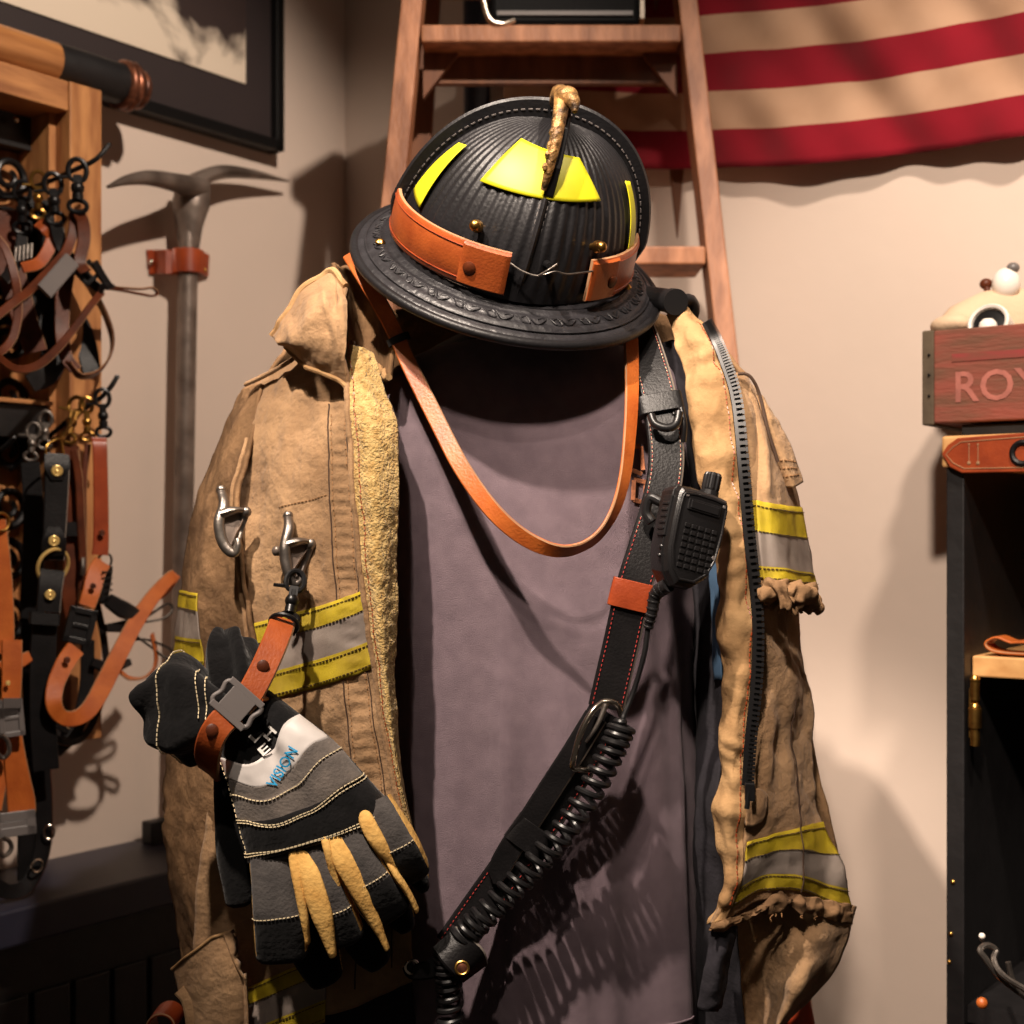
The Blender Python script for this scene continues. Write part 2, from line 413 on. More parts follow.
def ribbon(mb, path, width, thick, face=None, mi=0, edge_mi=None, n_face=None, wv=None):
    """strap: rectangular section swept along path; face(i, p, t) gives the outward normal of its broad side"""
    k = len(path)
    width = width if isinstance(width, (list, tuple)) else [width] * k
    if len(width) != k: width = list(np.interp(np.linspace(0, 1, k), np.linspace(0, 1, len(width)), width))
    R = []
    em = mi if edge_mi is None else edge_mi
    for i, p in enumerate(path):
        t = path[min(i + 1, k - 1)] - path[max(i - 1, 0)]; t.normalize()
        n = face(i / (k - 1), p, t) if face else (CAM - p)
        n = Vector(n); n -= t * n.dot(t)
        n.normalize(); w = t.cross(n); w.normalize()
        hw = width[i] / 2; ht = thick / 2; c = min(ht * 0.7, hw * .3)
        sec = [(-hw, -ht + c), (-hw, ht - c), (-hw + c, ht), (hw - c, ht), (hw, ht - c), (hw, -ht + c), (hw - c, -ht), (-hw + c, -ht)]
        R.append([p + w * a + n * b for a, b in sec][::-1])
    mb.rings(R, mi, True, (lambda i, j: em if j in (1, 5) else mi) if edge_mi is not None else None)

def dashes(mb, path, face_n, off, ln, gap, w, mi=0, h=0.0006):
    """stitches: short raised dashes along a path"""
    acc = 0.0; k = len(path); seg = ln + gap; nxt = 0.0
    for i in range(k - 1):
        a, b = path[i], path[i + 1]; L = (b - a).length
        while nxt < acc + L:
            q = (nxt - acc) / max(L, 1e-9); p = a.lerp(b, q); t = (b - a).normalized()
            n = Vector(face_n(p)) if callable(face_n) else Vector(face_n)
            n -= t * n.dot(t); n.normalize(); s = t.cross(n)
            mb.box(p + n * off, t * ln / 2, s * w / 2, n * h)
            nxt += seg
        acc += L

def text_points(body, font_size=1.0, extrude=0.0, bold=0.0):
    """letters as a mesh in their own plane: returns verts and faces"""
    cu = bpy.data.curves.new('letters', 'FONT'); cu.body = body; cu.size = font_size; cu.align_x = 'LEFT'
    cu.offset = bold; cu.resolution_u = 3
    o = bpy.data.objects.new('letters', cu); COL.objects.link(o)
    dg = bpy.context.evaluated_depsgraph_get(); me = o.evaluated_get(dg).to_mesh()
    V = [v.co.copy() for v in me.vertices]; F = [tuple(p.vertices) for p in me.polygons]
    o.to_mesh_clear(); bpy.data.objects.remove(o); bpy.data.curves.remove(cu)
    return V, F

def snap_hook(mb, top, bot, width, mi=0, side=None):
    """swivel snap: eye, swivel barrel, hook and thumb lever"""
    top, bot = Vector(top), Vector(bot); ax = (bot - top); L = ax.length; ax.normalize()
    n = (CAM - top).normalized(); n -= ax * n.dot(ax); n.normalize(); s = ax.cross(n)
    r = width * 0.13
    c = top + ax * width * 0.5
    path = [c + s * (width * .42 * math.cos(q)) + ax * (width * 0.55 * math.sin(q)) for q in [math.radians(a) for a in range(-250, 75, 18)]]
    mb.tube(path, [r] * (len(path) - 3) + [r * .9, r * .7, r * .5], 8, mi)
    mb.tube([c + ax * width * .5, top + ax * L * .62], r * 1.5, 8, mi)
    mb.ball(top + ax * L * .52, width * .33, mi, 12); mb.box(top + ax * L * .40, s * width * .2, n * width * .16, ax * L * .12, mi)
    mb.tube([top + ax * L * .62, top + ax * L * .74], r * 2.0, 10, mi)
    mb.tube([c + s * width * .35 + ax * width * .3, c + s * width * .95 + ax * width * .35], [r * .8, r * .6], 6, mi)
    c2 = top + ax * (L * .74 + width * .3)
    mb.torus(c2, s, ax, width * .42, r, 18, 6, mi, sy=.7)
# ------------------------------------------------------------------ room
def structure(mb, name, m, **k):
    o = mb.build(name, m, smooth=False, **k); o['kind'] = 'structure'; return o
mb = MB(); H0 = 3.1
a, b = LW(-0.06, 0, 0), LW(2.6, 0, 0)
mb.box((a + b) / 2 - NL * 0.05 + Vector((0, 0, H0 / 2)), (b - a) / 2, NL * 0.05, Vector((0, 0, H0 / 2))); structure(mb, 'wall_left', 'wall')
mb = MB(); a, b = RW(0, 0, 0), RW(2.9, 0, 0)
mb.box((a + b) / 2 - NR * 0.05 + Vector((0, 0, H0 / 2)), (b - a) / 2, NR * 0.05, Vector((0, 0, H0 / 2))); structure(mb, 'wall_back', 'wall')
mb = MB(); c0, c1, c2, c3 = LW(-.06, -.1, 0), LW(2.6, -.1, 0), RW(2.9, -.1, 0), None
mb.prism([CORNER + DL * -.1, LW(2.6, 0, 0), LW(2.6, 0, 0) + DR * 2.9, RW(2.9, 0, 0)], (0, 0, 0.04)); 
for i in range(len(mb.v)): mb.v[i] = mb.v[i] - Vector((0, 0, 0.04))
structure(mb, 'floor', 'floor')
for nm, f0, L in (('baseboard_left', LW, 2.6), ('baseboard_back', RW, 2.9)):
    mb = MB(); p, q = f0(0.02, 0.008, 0.05), f0(L, 0.008, 0.05)
    mb.box((p + q) / 2, (q - p) / 2, (f0(0, 1, 0) - f0(0, 0, 0)) * .008, (0, 0, .05)); structure(mb, nm, 'wall')

# ------------------------------------------------------------------ framed print
def quad_panel(mb, pts, n, t, mi=0):
    """flat slab with given front corners"""
    pts = [Vector(p) for p in pts]; mb.prism([p - n * t / 2 for p in pts], n * t / 2, mi)
fo = .035   # front of the frame off the wall
br = onL(284, 152, fo); z0 = br.z; t0 = (br - CORNER).dot(DL)
fw, W_, Hh = 0.018, 0.78, 0.62
pic = thing('framed_print', 'large black-framed ink print with dark mat hanging above the steel pick', 'picture', LW(t0 + W_ / 2, fo, z0))
mb = MB()
for (ta, tb, za, zb) in ((t0, t0 + W_, z0, z0 + fw), (t0, t0 + W_, z0 + Hh - fw, z0 + Hh), (t0, t0 + fw, z0, z0 + Hh), (t0 + W_ - fw, t0 + W_, z0, z0 + Hh)):
    mb.box(LW((ta + tb) / 2, fo / 2 + .002, (za + zb) / 2), DL * (tb - ta) / 2, NL * fo / 2, (0, 0, (zb - za) / 2))
mb.build('frame', 'frame', pic, smooth=False, bevel=.002)
mb = MB(); mb.box(LW(t0 + W_ / 2, .018, z0 + Hh / 2), DL * (W_ / 2 - fw), NL * .004, (0, 0, Hh / 2 - fw)); mb.build('mat_board', 'mat_board', pic, smooth=False)
mb = MB(); p = onL(245, 84, .023); tp = (p - CORNER).dot(DL); zp = p.z
mb.box(LW((tp + t0 + W_ - .08) / 2, .0235, (zp + z0 + Hh - .08) / 2), DL * (t0 + W_ - .08 - tp) / 2, NL * .0012, (0, 0, (z0 + Hh - .08 - zp) / 2))
mb.build('print', 'print', pic, smooth=False)

# ------------------------------------------------------------------ steel pick tool in its leather keeper
tool = thing('steel_pick', 'long steel pick tool with winged forged head standing against left wall', 'tool', onL(187, 900, .06))
so = .05
mb = MB(); top = onL(189, 205, so); bot = Vector((top.x, top.y, .03)) ; bot = onL(183, 560, so) + (onL(183, 560, so) - top) * 2.4; bot.z = max(bot.z, .03)
mb.tube([top, bot], px2m(9.5, 2.3), 16); mb.build('shaft', 'dark_steel', tool)
mb = MB()
# socket that widens towards the head
mb.tube(curve([onL(189, 250, so), onL(189, 225, so), onL(191, 205, so), onL(193, 188, so)], 10), [.0155, .022, .029, .028], 16, flat=.8)
Yh = onL(190, 190, so).y
hl = curve([onL(196, 188, so + .006), onL(178, 183, so + .03), onL(150, 178, so + .055), onL(128, 180, so + .07), onL(108, 187, so + .08)], 18)
mb.tube(hl, [.024, .019, .015, .010, .003], 12, flat=.75)
hr = curve([onL(186, 190, so + .004), onL(200, 179, so), onL(222, 172, so - .006), onL(250, 174, so - .014), onL(288, 181, so - .022)], 18)
mb.tube(hr, [.023, .020, .018, .013, .003], 12, flat=.62)
mb.build('pick_head', 'dark_steel', tool)
kp = thing('leather_keeper', 'chestnut leather keeper strap screwed to wall around the pick shaft', 'strap', onL(178, 262, .02))
mb = MB(); rr = .0165 + .004
pth = [onL(148, 262, .004), onL(156, 262, .008), onL(166, 262, so - .012)]
cc = onL(188, 262, so)
for a in range(150, -40, -19):
    pth.append(cc + DL * (rr * math.cos(math.radians(a))) + NL * (rr * math.sin(math.radians(a))))
pth += [onL(203, 264, .012), onL(208, 266, .005)]
ribbon(mb, curve(pth, 36), px2m(23, 2.3), .0035, face=lambda s, p, t: t.cross(Vector((0, 0, 1))) * (1 if t.cross(Vector((0, 0, 1))).dot(NL) > -.3 else 1))
mb.build('strap', 'leather_red', kp)
mb = MB(); mb.disc(onL(151, 262, .009), NL, .005, .003, dome=.002); mb.build('screw', 'chrome', kp)
mb = MB(); mb.disc(onL(204, 270, .014), NL, .004, .003, dome=.002); mb.build('screw', 'brass', kp)

# ------------------------------------------------------------------ black cabinet along the left wall, under the display
zt = onL(162, 834, .0).z
mant = thing('black_cabinet', 'dark navy-black cabinet along left wall under the leather display', 'cabinet', LW(.9, .12, 0))
ta, tb = (onL(175, 834, 0) - CORNER).dot(DL), 1.9
mb = MB(); D_ = .20
mb.box(LW((ta + tb) / 2, D_ / 2, zt - .024), DL * (tb - ta) / 2, NL * D_ / 2, (0, 0, .024)); mb.build('top_board', 'navy_wood', mant, smooth=False, bevel=.004)
mb = MB(); mb.box(LW((ta + tb) / 2 + .01, .075, (zt - .05) / 2), DL * ((tb - ta) / 2 - .015), NL * .072, (0, 0, (zt - .05) / 2)); mb.build('body', 'black_wood', mant, smooth=False)
k = 0
tt = ta + .05
while tt < 1.5:
    mb = MB(); mb.box(LW(tt + .03, .150, (zt - .1) / 2), DL * .028, NL * .003, (0, 0, (zt - .16) / 2)); mb.build('panel_board', 'black_wood', mant, smooth=False, bevel=.002); tt += .064
bk = MB(); c = onL(157, 845, .04); c.z = zt + .017
bk.box(c, DL * .02, NL * .012, (0, 0, .017)); bk.build('black_block', 'black_wood', label='small black block on the far end of the dark cabinet', cat='block', bevel=.002, smooth=False)

# ------------------------------------------------------------------ step ladder
lad = thing('step_ladder', 'old wooden step ladder standing behind the helmet', 'ladder', (0.02, 1.75, 0))
def on_front(x, z):   # the ladder's front plane leans back
    return Vector((x, 1.62 + .19 * z, z))
def front_px(px, py):
    d = Vector(((px - 512) / FOC, 1, -(py - HOR) / FOC)); Y = (1.62 + .19 * EYE) / (1 - .19 * d.z); return Vector((d.x * Y, Y, EYE + d.z * Y))
def rail(name, p0, p1, w, d, m, flip=1):
    """p0 top, p1 a lower point; runs on to the floor"""
    t = (p1 - p0).normalized(); bot = p0 + t * (p0.z / -t.z) ; bot.z = .0
    n = Vector((0, -1, 0)); n -= t * n.dot(t); n.normalize(); s = t.cross(n).normalized(); c = (p0 + bot) / 2 - n * d / 2
    mb = MB(); mb.box(c + Vector((0, 0, .006)), t * ((bot - p0).length / 2 - .006), s * w / 2, n * d / 2)
    return mb.build(name, m, lad, smooth=False, bevel=.002)
tl = front_px(416, -40); rail('front_rail', tl, front_px(394, 185), .030, .055, 'ladder')
tr = front_px(683, -40); rail('front_rail', tr, front_px(727, 350), .027, .055, 'ladder')
def x_at(z, a, b): return a.x + (b.x - a.x) * (z - a.z) / (b.z - a.z)
LA, LB = tl, front_px(394, 185); RA, RB = tr, front_px(727, 350)
z1 = front_px(550, 26).z; dz = z1 - front_px(680, 247).z
for i in range(7):
    zz = z1 - dz * i
    if zz < .15: break
    xl, xr = x_at(zz, LA, LB) + .017, x_at(zz, RA, RB) - .014
    f0 = on_front(0, zz)
    mb = MB(); mb.box(Vector(((xl + xr) / 2, f0.y + .045, zz - .0125)), ((xr - xl) / 2, 0, 0), (0, .052, 0), (0, 0, .0125)); mb.build('step', 'ladder', lad, smooth=False, bevel=.003)
    if i == 0:
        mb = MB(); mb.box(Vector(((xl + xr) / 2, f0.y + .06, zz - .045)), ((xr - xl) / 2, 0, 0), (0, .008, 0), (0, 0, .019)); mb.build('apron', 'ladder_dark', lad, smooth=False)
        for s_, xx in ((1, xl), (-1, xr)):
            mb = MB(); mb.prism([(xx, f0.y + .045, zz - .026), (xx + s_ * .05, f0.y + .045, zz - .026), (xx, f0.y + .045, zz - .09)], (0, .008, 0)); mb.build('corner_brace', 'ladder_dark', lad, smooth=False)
def back_px(px, py, Y): return P(px, py, Y)
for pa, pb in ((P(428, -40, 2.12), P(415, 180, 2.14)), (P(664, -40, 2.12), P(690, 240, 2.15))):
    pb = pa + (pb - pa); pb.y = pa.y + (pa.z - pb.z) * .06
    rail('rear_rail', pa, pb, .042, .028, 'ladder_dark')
mb = MB(); zc = on_front(0, 2.06).z
mb.box((( tl.x + tr.x) / 2, on_front(0, tl.z).y + .06, tl.z + .012), ((tr.x - tl.x) / 2 + .03, 0, 0), (0, .09, 0), (0, 0, .014)); mb.build('top_cap', 'ladder', lad, smooth=False, bevel=.003)
# case on the upper step
f0 = on_front(0, z1); zc = z1 + .001
cs = thing('black_case', 'black hard case with nickel bail handle on the upper ladder step', 'case', (px2m(560 - 512, f0.y), f0.y + .04, zc))
xa, xb = px2m(490 - 512, f0.y), px2m(640 - 512, f0.y)
mb = MB(); mb.box(((xa + xb) / 2, f0.y + .045, zc + .053), ((xb - xa) / 2, 0, 0), (0, .04, 0), (0, 0, .052)); mb.build('case_body', 'case', cs, smooth=False, bevel=.008)
mb = MB(); mb.box(((xa + xb) / 2, f0.y + .003, zc + .018), ((xb - xa) / 2 - .01, 0, 0), (0, .002, 0), (0, 0, .003)); mb.build('trim_band', 'plastic_grey', cs, smooth=False)
mb = MB(); mb.tube(curve_px([(482, -18, f0.y - .004), (484, 2, f0.y - .006), (490, 20, f0.y - .008), (503, 24, f0.y - .006), (514, 20, f0.y - .001)], 16), .0042, 10); mb.build('bail_handle', 'chrome', cs)
mb = MB(); mb.box(P(641, 14, f0.y + .02), (.004, 0, 0), (0, .02, 0), (0, 0, .014)); mb.build('latch', 'chrome', cs, smooth=False, bevel=.001)

# ------------------------------------------------------------------ flag
def flag_y(x, k):
    """image row of the k-th stripe edge counted from the bottom hem"""
    base = np.interp(x, [480, 560, 640, 720, 780, 860, 940, 1024, 1120], [150, 164, 170, 168, 166, 160, 150, 136, 122])
    return base - k * np.interp(x, [480, 700, 1024, 1120], [37, 38, 41, 42])
fl = MB(); nx = 80; ns = 6; per = 5; rows = []
xs = [505 + (1100 - 505) * i / nx for i in range(nx + 1)]
for r in range(ns * per + 1):
    kk = ns - r / per
    row = []
    for x in xs:
        w = .007 * math.sin((x - r * 7.0) * .034 + .6 * math.sin(x * .013)) + .003 * math.sin(x * .09 - r * .5) + .010 * noise.noise(Vector((x * .02, r * .12, 1)))
        y = flag_y(x, kk) + 1.5 * noise.noise(Vector((x * .012, kk * .4, 4)))
        row.append(onR(x, y, .030 + w))
    rows.append(row)
fl.grid(rows, mf=lambda i, j: 0 if ((ns * per - 1 - i) // per) % 2 == 0 else 1)
o = fl.build('striped_flag', ['flag_red', 'flag_tan'], smooth=True, solid=.003, label='aged red and cream striped flag hanging on the back wall', cat='flag')
# narrow dark navy banner beside the flag
mb = MB(); rows = []
for i in range(9):
    rows.append([onR(465 + j * 4.2, -30 + i * 25, .022 + .004 * math.sin(j * 1.3 + i * .2)) for j in range(7)])
mb.grid(rows); mb.build('navy_banner', 'navy_wood', solid=.003, label='narrow dark navy cloth hanging on wall behind the ladder', cat='banner')

# ------------------------------------------------------------------ shelf unit on the right
dep = .27; foff = dep
def onF(px, py, e=0.0): return onR(px, py, foff + e)
pt = onF(950, 436); zt_ = pt.z; tl_ = (onF(946, 470) - CORNER).dot(DR)
Wd = .85
uni = thing('shelf_unit', 'black painted open shelf unit with bare wood top on the right', 'shelf', RW(tl_ + Wd / 2, dep / 2, 0))
def fbox(mb, t0, t1, o0, o1, za, zb, mi=0): mb.box(RW((t0 + t1) / 2, (o0 + o1) / 2, (za + zb) / 2), DR * (t1 - t0) / 2, NR * (o1 - o0) / 2, (0, 0, (zb - za) / 2), mi)
top_th = .036
mb = MB(); fbox(mb, tl_ - .004, tl_ + Wd, .005, dep + .004, zt_ - top_th, zt_); mb.build('top_board', 'shelf_wood', uni, smooth=False, bevel=.003)
mb = MB(); fbox(mb, tl_, tl_ + .021, .005, dep, .0, zt_ - top_th); mb.build('side_panel', 'black_wood', uni, smooth=False, bevel=.002)
mb = MB(); fbox(mb, tl_ + Wd - .022, tl_ + Wd - .004, .005, dep, .0, zt_ - top_th); mb.build('side_panel', 'black_wood', uni, smooth=False, bevel=.002)
mb = MB(); fbox(mb, tl_ + .02, tl_ + Wd - .02, .006, .014, .02, zt_ - top_th); mb.build('back_panel', 'black_wood', uni, smooth=False)
zs1 = onF(990, 657, -.02).z
mb = MB(); fbox(mb, tl_ + .0215, tl_ + Wd - .022, .016, dep - .025, zs1 - .024, zs1); mb.build('inner_shelf', 'shelf_wood', uni, smooth=False, bevel=.002)
zs2 = onF(990, 1012).z
mb = MB(); fbox(mb, tl_ + .0215, tl_ + Wd - .022, .016, dep - .01, zs2 - .02, zs2); mb.build('bottom_shelf', 'black_wood', uni, smooth=False)
mb = MB()
for py_, k_ in ((690, 0), (718, 1), (736, 0)):
    c = onF(975, py_, -.003); mb.tube([c + Vector((0, 0, -.011)), c + Vector((0, 0, .011))], [.0055 + .002 * k_] * 2, 12)
    mb.ball(c + Vector((0, 0, .0115)), .0062, n=10)
mb.box(onF(974, 713, -.004), DR * .005, NR * .002, (0, 0, .028)); mb.build('hinge', 'brass', uni)
for px_, py_ in ((951, 934), (949, 962), (953, 882)):
    mb = MB(); mb.disc(onF(px_, py_, .0002), NR, .0026, .0015, dome=.001); mb.build('screw', 'brass', uni)
# leather belt strip draped along the top edge
def fq(px, py, e): return onF(px, py, e)
e0 = .007
belt = thing('leather_belt', 'chestnut leather belt strip with pointed end along the shelf unit top edge', 'belt', fq(1000, 474, e0))
pl = [fq(942, 454, e0), fq(948, 445, e0), fq(958, 438, e0), fq(1024, 433, e0), fq(1120, 426, e0), fq(1120, 472, e0), fq(1024, 472, e0), fq(962, 473, e0), fq(950, 467, e0)]
mb = MB(); mb.prism(pl, NR * .0018); mb.build('strap', 'leather_red', belt, smooth=False, bevel=.0012)
mb = MB()
loop_ = [(1110, 431.5), (1024, 437), (961, 442), (953, 447), (946, 454.5), (953, 463), (964, 468.5), (1024, 467.5), (1110, 467)]
lp = [fq(x, y, e0 + .0020) for x, y in loop_]
mb.tube(lp, .0006, 6); mb.build('border_line', 'leather_edge', belt)
mb = MB()
for x in (969, 978):
    mb.tube([fq(x, 446, e0 + .002), fq(x, 462, e0 + .002)], .0005, 6); mb.disc(fq(x, 463, e0 + .0018), NR, .0021, .0008); mb.disc(fq(x, 444.5, e0 + .0018), NR, .0012, .0008)
mb.build('stitched_mark', 'leather_edge', belt)
mb = MB(); cc = fq(1023, 453, e0 + .0022); mb.torus(cc, DR, Vector((0, 0, 1)), .0118, .0034, 30, 8)
mb.build('round_emblem', 'leather_black', belt)
# goods on the inner shelf: a folded leather loop
zb = zs1 + .0005
roll = thing('leather_collar', 'folded orange leather collar lying on the inner shelf of the unit', 'leather goods', RW(tl_ + .1, dep - .05, zb))
mb = MB(); c0 = onR(1000, 640, dep - .05); tt0 = (c0 - CORNER).dot(DR) - .012
pth = [RW(tt0 + .16, dep - .045, zb + .0035), RW(tt0 + .06, dep - .045, zb + .0035), RW(tt0 + .02, dep - .045, zb + .004), RW(tt0 + .005, dep - .045, zb + .008), RW(tt0 + .002, dep - .045, zb + .015), RW(tt0 + .014, dep - .045, zb + .021), RW(tt0 + .03, dep - .045, zb + .016), RW(tt0 + .045, dep - .045, zb + .017), RW(tt0 + .16, dep - .045, zb + .022)]
ribbon(mb, curve(pth, 40), .032, .003, face=lambda s, p, t: t.cross(NR), edge_mi=1); mb.build('strap', ['leather_orange', 'leather_edge'], roll)
# metal pieces on the lower shelf
mb = MB(); zc = zs2
cp = curve_px([(1030, 1000, 1.43), (1008, 984, 1.43), (995, 972, 1.43), (985, 958, 1.43), (980, 950, 1.432), (987, 945, 1.436), (996, 950, 1.436), (994, 960, 1.43), (1003, 975, 1.42), (1030, 992, 1.41)], 40)
mb.tube(cp, .0032, 8); 
mb.tube(curve_px([(1008, 962, 1.425), (1011, 975, 1.425), (1014, 984, 1.425)], 8), .003, 8)
mb.build('grey_clip', 'steel', label='worn grey metal clip in the dark lower bay of the shelf unit', cat='clip')
for (px_, py_, mm_, nm) in ((982, 1003, 'leather_orange', 'small copper-coloured ball in the lower bay below the grey clip'), (982, 936, 'ceramic', 'small pale knob in the lower bay above the grey clip')):
    mb = MB(); mb.ball(P(px_, py_, 1.46), .006 if py_ > 1000 else .0035, n=12)
    mb.tube([P(px_, py_, 1.46), P(px_, py_ + 3, 1.56)], .003, 8)
    mb.build('round_knob', mm_, label=nm, cat='knob')

# ------------------------------------------------------------------ crate and what is in it
co = .235  # front plane of the crate
zb = zt_ + .018
pa, pb = onR(921, 332, co), onR(1060, 320, co)
t_a = (onR(922, 375, co) - CORNER).dot(DR); zT = onR(921, 331, co).z
cr = thing('wooden_crate', 'weathered red wooden crate with faded lettering on the shelf unit', 'crate', RW(t_a + .25, co - .12, zb))
CL, CD = .5, .215
mb = MB(); fbox(mb, t_a + .014, t_a + CL, co - .012, co, zb, zT - .001); mb.build('front_board', 'crate', cr, smooth=False, bevel=.002)
mb = MB(); fbox(mb, t_a + .014, t_a + CL, co - CD, co - CD + .012, zb, zT - .003); mb.build('back_board', 'crate', cr, smooth=False, bevel=.002)
mb = MB(); fbox(mb, t_a, t_a + .0145, co - CD, co + .001, zb - .002, zT); mb.build('end_board', 'crate_end', cr, smooth=False, bevel=.002)
mb = MB(); fbox(mb, t_a + CL - .014, t_a + CL, co - CD, co + .001, zb - .002, zT); mb.build('end_board', 'crate_end', cr, smooth=False, bevel=.002)
mb = MB(); fbox(mb, t_a + .014, t_a + CL - .014, co - CD + .012, co - .012, zb, zb + .01); mb.build('floor_board', 'crate', cr, smooth=False)
mb = MB()
for yy in (355, 375, 396): mb.disc(onR(929, yy, co + .0015), NR, .0016, .0012)
mb.build('nail_head', 'iron', cr)
# faded lettering on the front board
V, F = text_points('ROYAL', 1.0, bold=.012)
mb = MB(); p0 = onR(953, 402, co); t_0 = (p0 - CORNER).dot(DR); hgt = onR(953, 372, co).z - p0.z
sc_ = hgt / .70
mb.add([RW(t_0 + v.x * sc_, co + .0008, p0.z + v.y * sc_) for v in V], F); mb.build('lettering', 'crate_print', cr, smooth=False)
mb = MB(); q0, q1 = onR(952, 366, co), onR(1060, 342, co); tq = (q0 - CORNER).dot(DR)
mb.box(RW(tq + .13, co + .0004, (q0.z + q1.z) / 2), DR * .13, NR * .0005, (0, 0, (q1.z - q0.z) / 2 * .5)); mb.build('painted_band', 'crate_red', cr, smooth=False)
# flat board under the crate
mb = MB(); fbox(mb, (onR(958, 424, co) - CORNER).dot(DR), t_a + CL, co - .2, co - .01, zt_ + .0005, zb - .0025)
mb.build('flat_board', 'black_wood', label='dark flat board between the crate and the shelf unit top', cat='board', smooth=False, bevel=.002)
# contents
def lump(name, c, r, m, label, cat, seed, amp=.12, mats=None):
    mb = MB(); mb.ball(c, r, n=28)
    for i, v in enumerate(mb.v):
        d = v - Vector(c); mb.v[i] = Vector(c) + d * (1 + amp * noise.noise(v * 40 + Vector((seed, 0, 0))))
    return mb.build(name, m, label=label, cat=cat)
cz = zb + .055
lump('cream_cushion', onR(1010, 338, co - .15) , (.095, .045, .060), 'cream', 'plump cream cloth cushion filling the red crate', 'cushion', 3, .08)
lump('cream_pouch', onR(951, 326, co - .07), (.024, .03, .014), 'cream', 'small cream pouch at the left end of the red crate', 'pouch', 9, .1)
cup = thing('white_mug', 'white mug lying in the red crate with its dark mouth showing', 'mug', onR(985, 320, co - .03))
c = onR(988, 322, co - .020); ax = (NR * .9 + Vector((0, 0, .35))).normalized(); aa = ax.orthogonal().normalized(); bb = ax.cross(aa)
mb = MB(); R = []
for (r_, h_) in ((.010, -.05), (.021, -.048), (.024, -.03), (.024, .0), (.022, .002), (.0195, .0), (.0185, -.02)):
    R.append([c + aa * (r_ * math.cos(2 * PI * j / 24)) + bb * (r_ * math.sin(2 * PI * j / 24)) + ax * h_ for j in range(24)])
mb.rings(R); mb.build('cup', 'ceramic', cup)
mb = MB(); mb.disc(c - ax * .006, ax, .0190, .002); mb.build('inside', 'iron', cup)
mb = MB(); mb.ball(c - ax * .000 + Vector((0, 0, -.006)), .011, n=12); mb.build('spoon', 'ceramic', cup)
pot = thing('white_ornament', 'white rounded ornament with dark finial at the back of the crate', 'ornament', onR(1006, 300, co - .13))
mb = MB(); mb.ball(onR(1006, 284, co - .13), (.017, .017, .02), n=20); mb.build('body', 'ceramic', pot)
mb = MB(); mb.ball(onR(1013, 268, co - .13), (.008, .008, .007), n=14); mb.tube([onR(1006, 280, co - .13), onR(1013, 268, co - .13)], .004); mb.build('finial', 'plastic_grey', pot)
mb = MB(); mb.ball(onR(986, 284, co - .13), (.008, .008, .007), n=14); mb.tube([onR(986, 284, co - .13), onR(990, 305, co - .12)], .004)
mb.build('brown_knob', 'leather_brown', label='small brown knob poking up behind the cream cushion', cat='knob')
# ------------------------------------------------------------------ dress form
def smooth_ring(px, py, a, b, Yc, n=48):
    """horizontal oval round a centre given by its pixel at depth Yc; a is half width in px, b half depth in m"""
    c = P(px, py, Yc); A = px2m(a, Yc)
    return [c + Vector((A * math.cos(2 * PI * j / n), -b * math.sin(2 * PI * j / n), 0)) for j in range(n)]
def ring_loft(rows, n, nv, disp=None):
    A = np.array([[x for x in r] for r in rows], dtype=float); R = []
    for i in range(nv + 1):
        w = cr_weights(len(rows), i / nv); q = w @ A
        ring = smooth_ring(*q, n=n)
        if disp: ring = [p + disp(j / n, i / nv, p) for j, p in enumerate(ring)]
        R.append(ring)
    return R
YB = 1.46
form = thing('dress_form', 'black dress form wearing the grey shirt and tan coat', 'mannequin', (P(535, 530, YB).x, YB, 0))
mb = MB()
rows = [(520, 232, 48, .055, 1.455), (522, 262, 58, .062, 1.455), (528, 300, 58, .06, 1.455), (533, 328, 66, .064, 1.458), (535, 352, 108, .076, YB), (535, 385, 145, .090, YB), (535, 440, 150, .098, YB), (535, 540, 150, .10, YB),
        (535, 700, 146, .10, YB), (535, 880, 146, .10, YB), (535, 1080, 140, .10, YB), (535, 1120, 120, .09, YB)]
mb.rings([r[::-1] for r in ring_loft(rows, 40, 44)]); mb.build('torso', 'form', form)
c = P(535, 1110, YB)
mb = MB(); mb.tube([c, Vector((c.x, YB, .02))], .017, 14); mb.build('pole', 'iron', form)
mb = MB(); mb.disc((c.x, YB, .0), (0, 0, 1), .17, .02, 40); mb.build('base', 'iron', form)

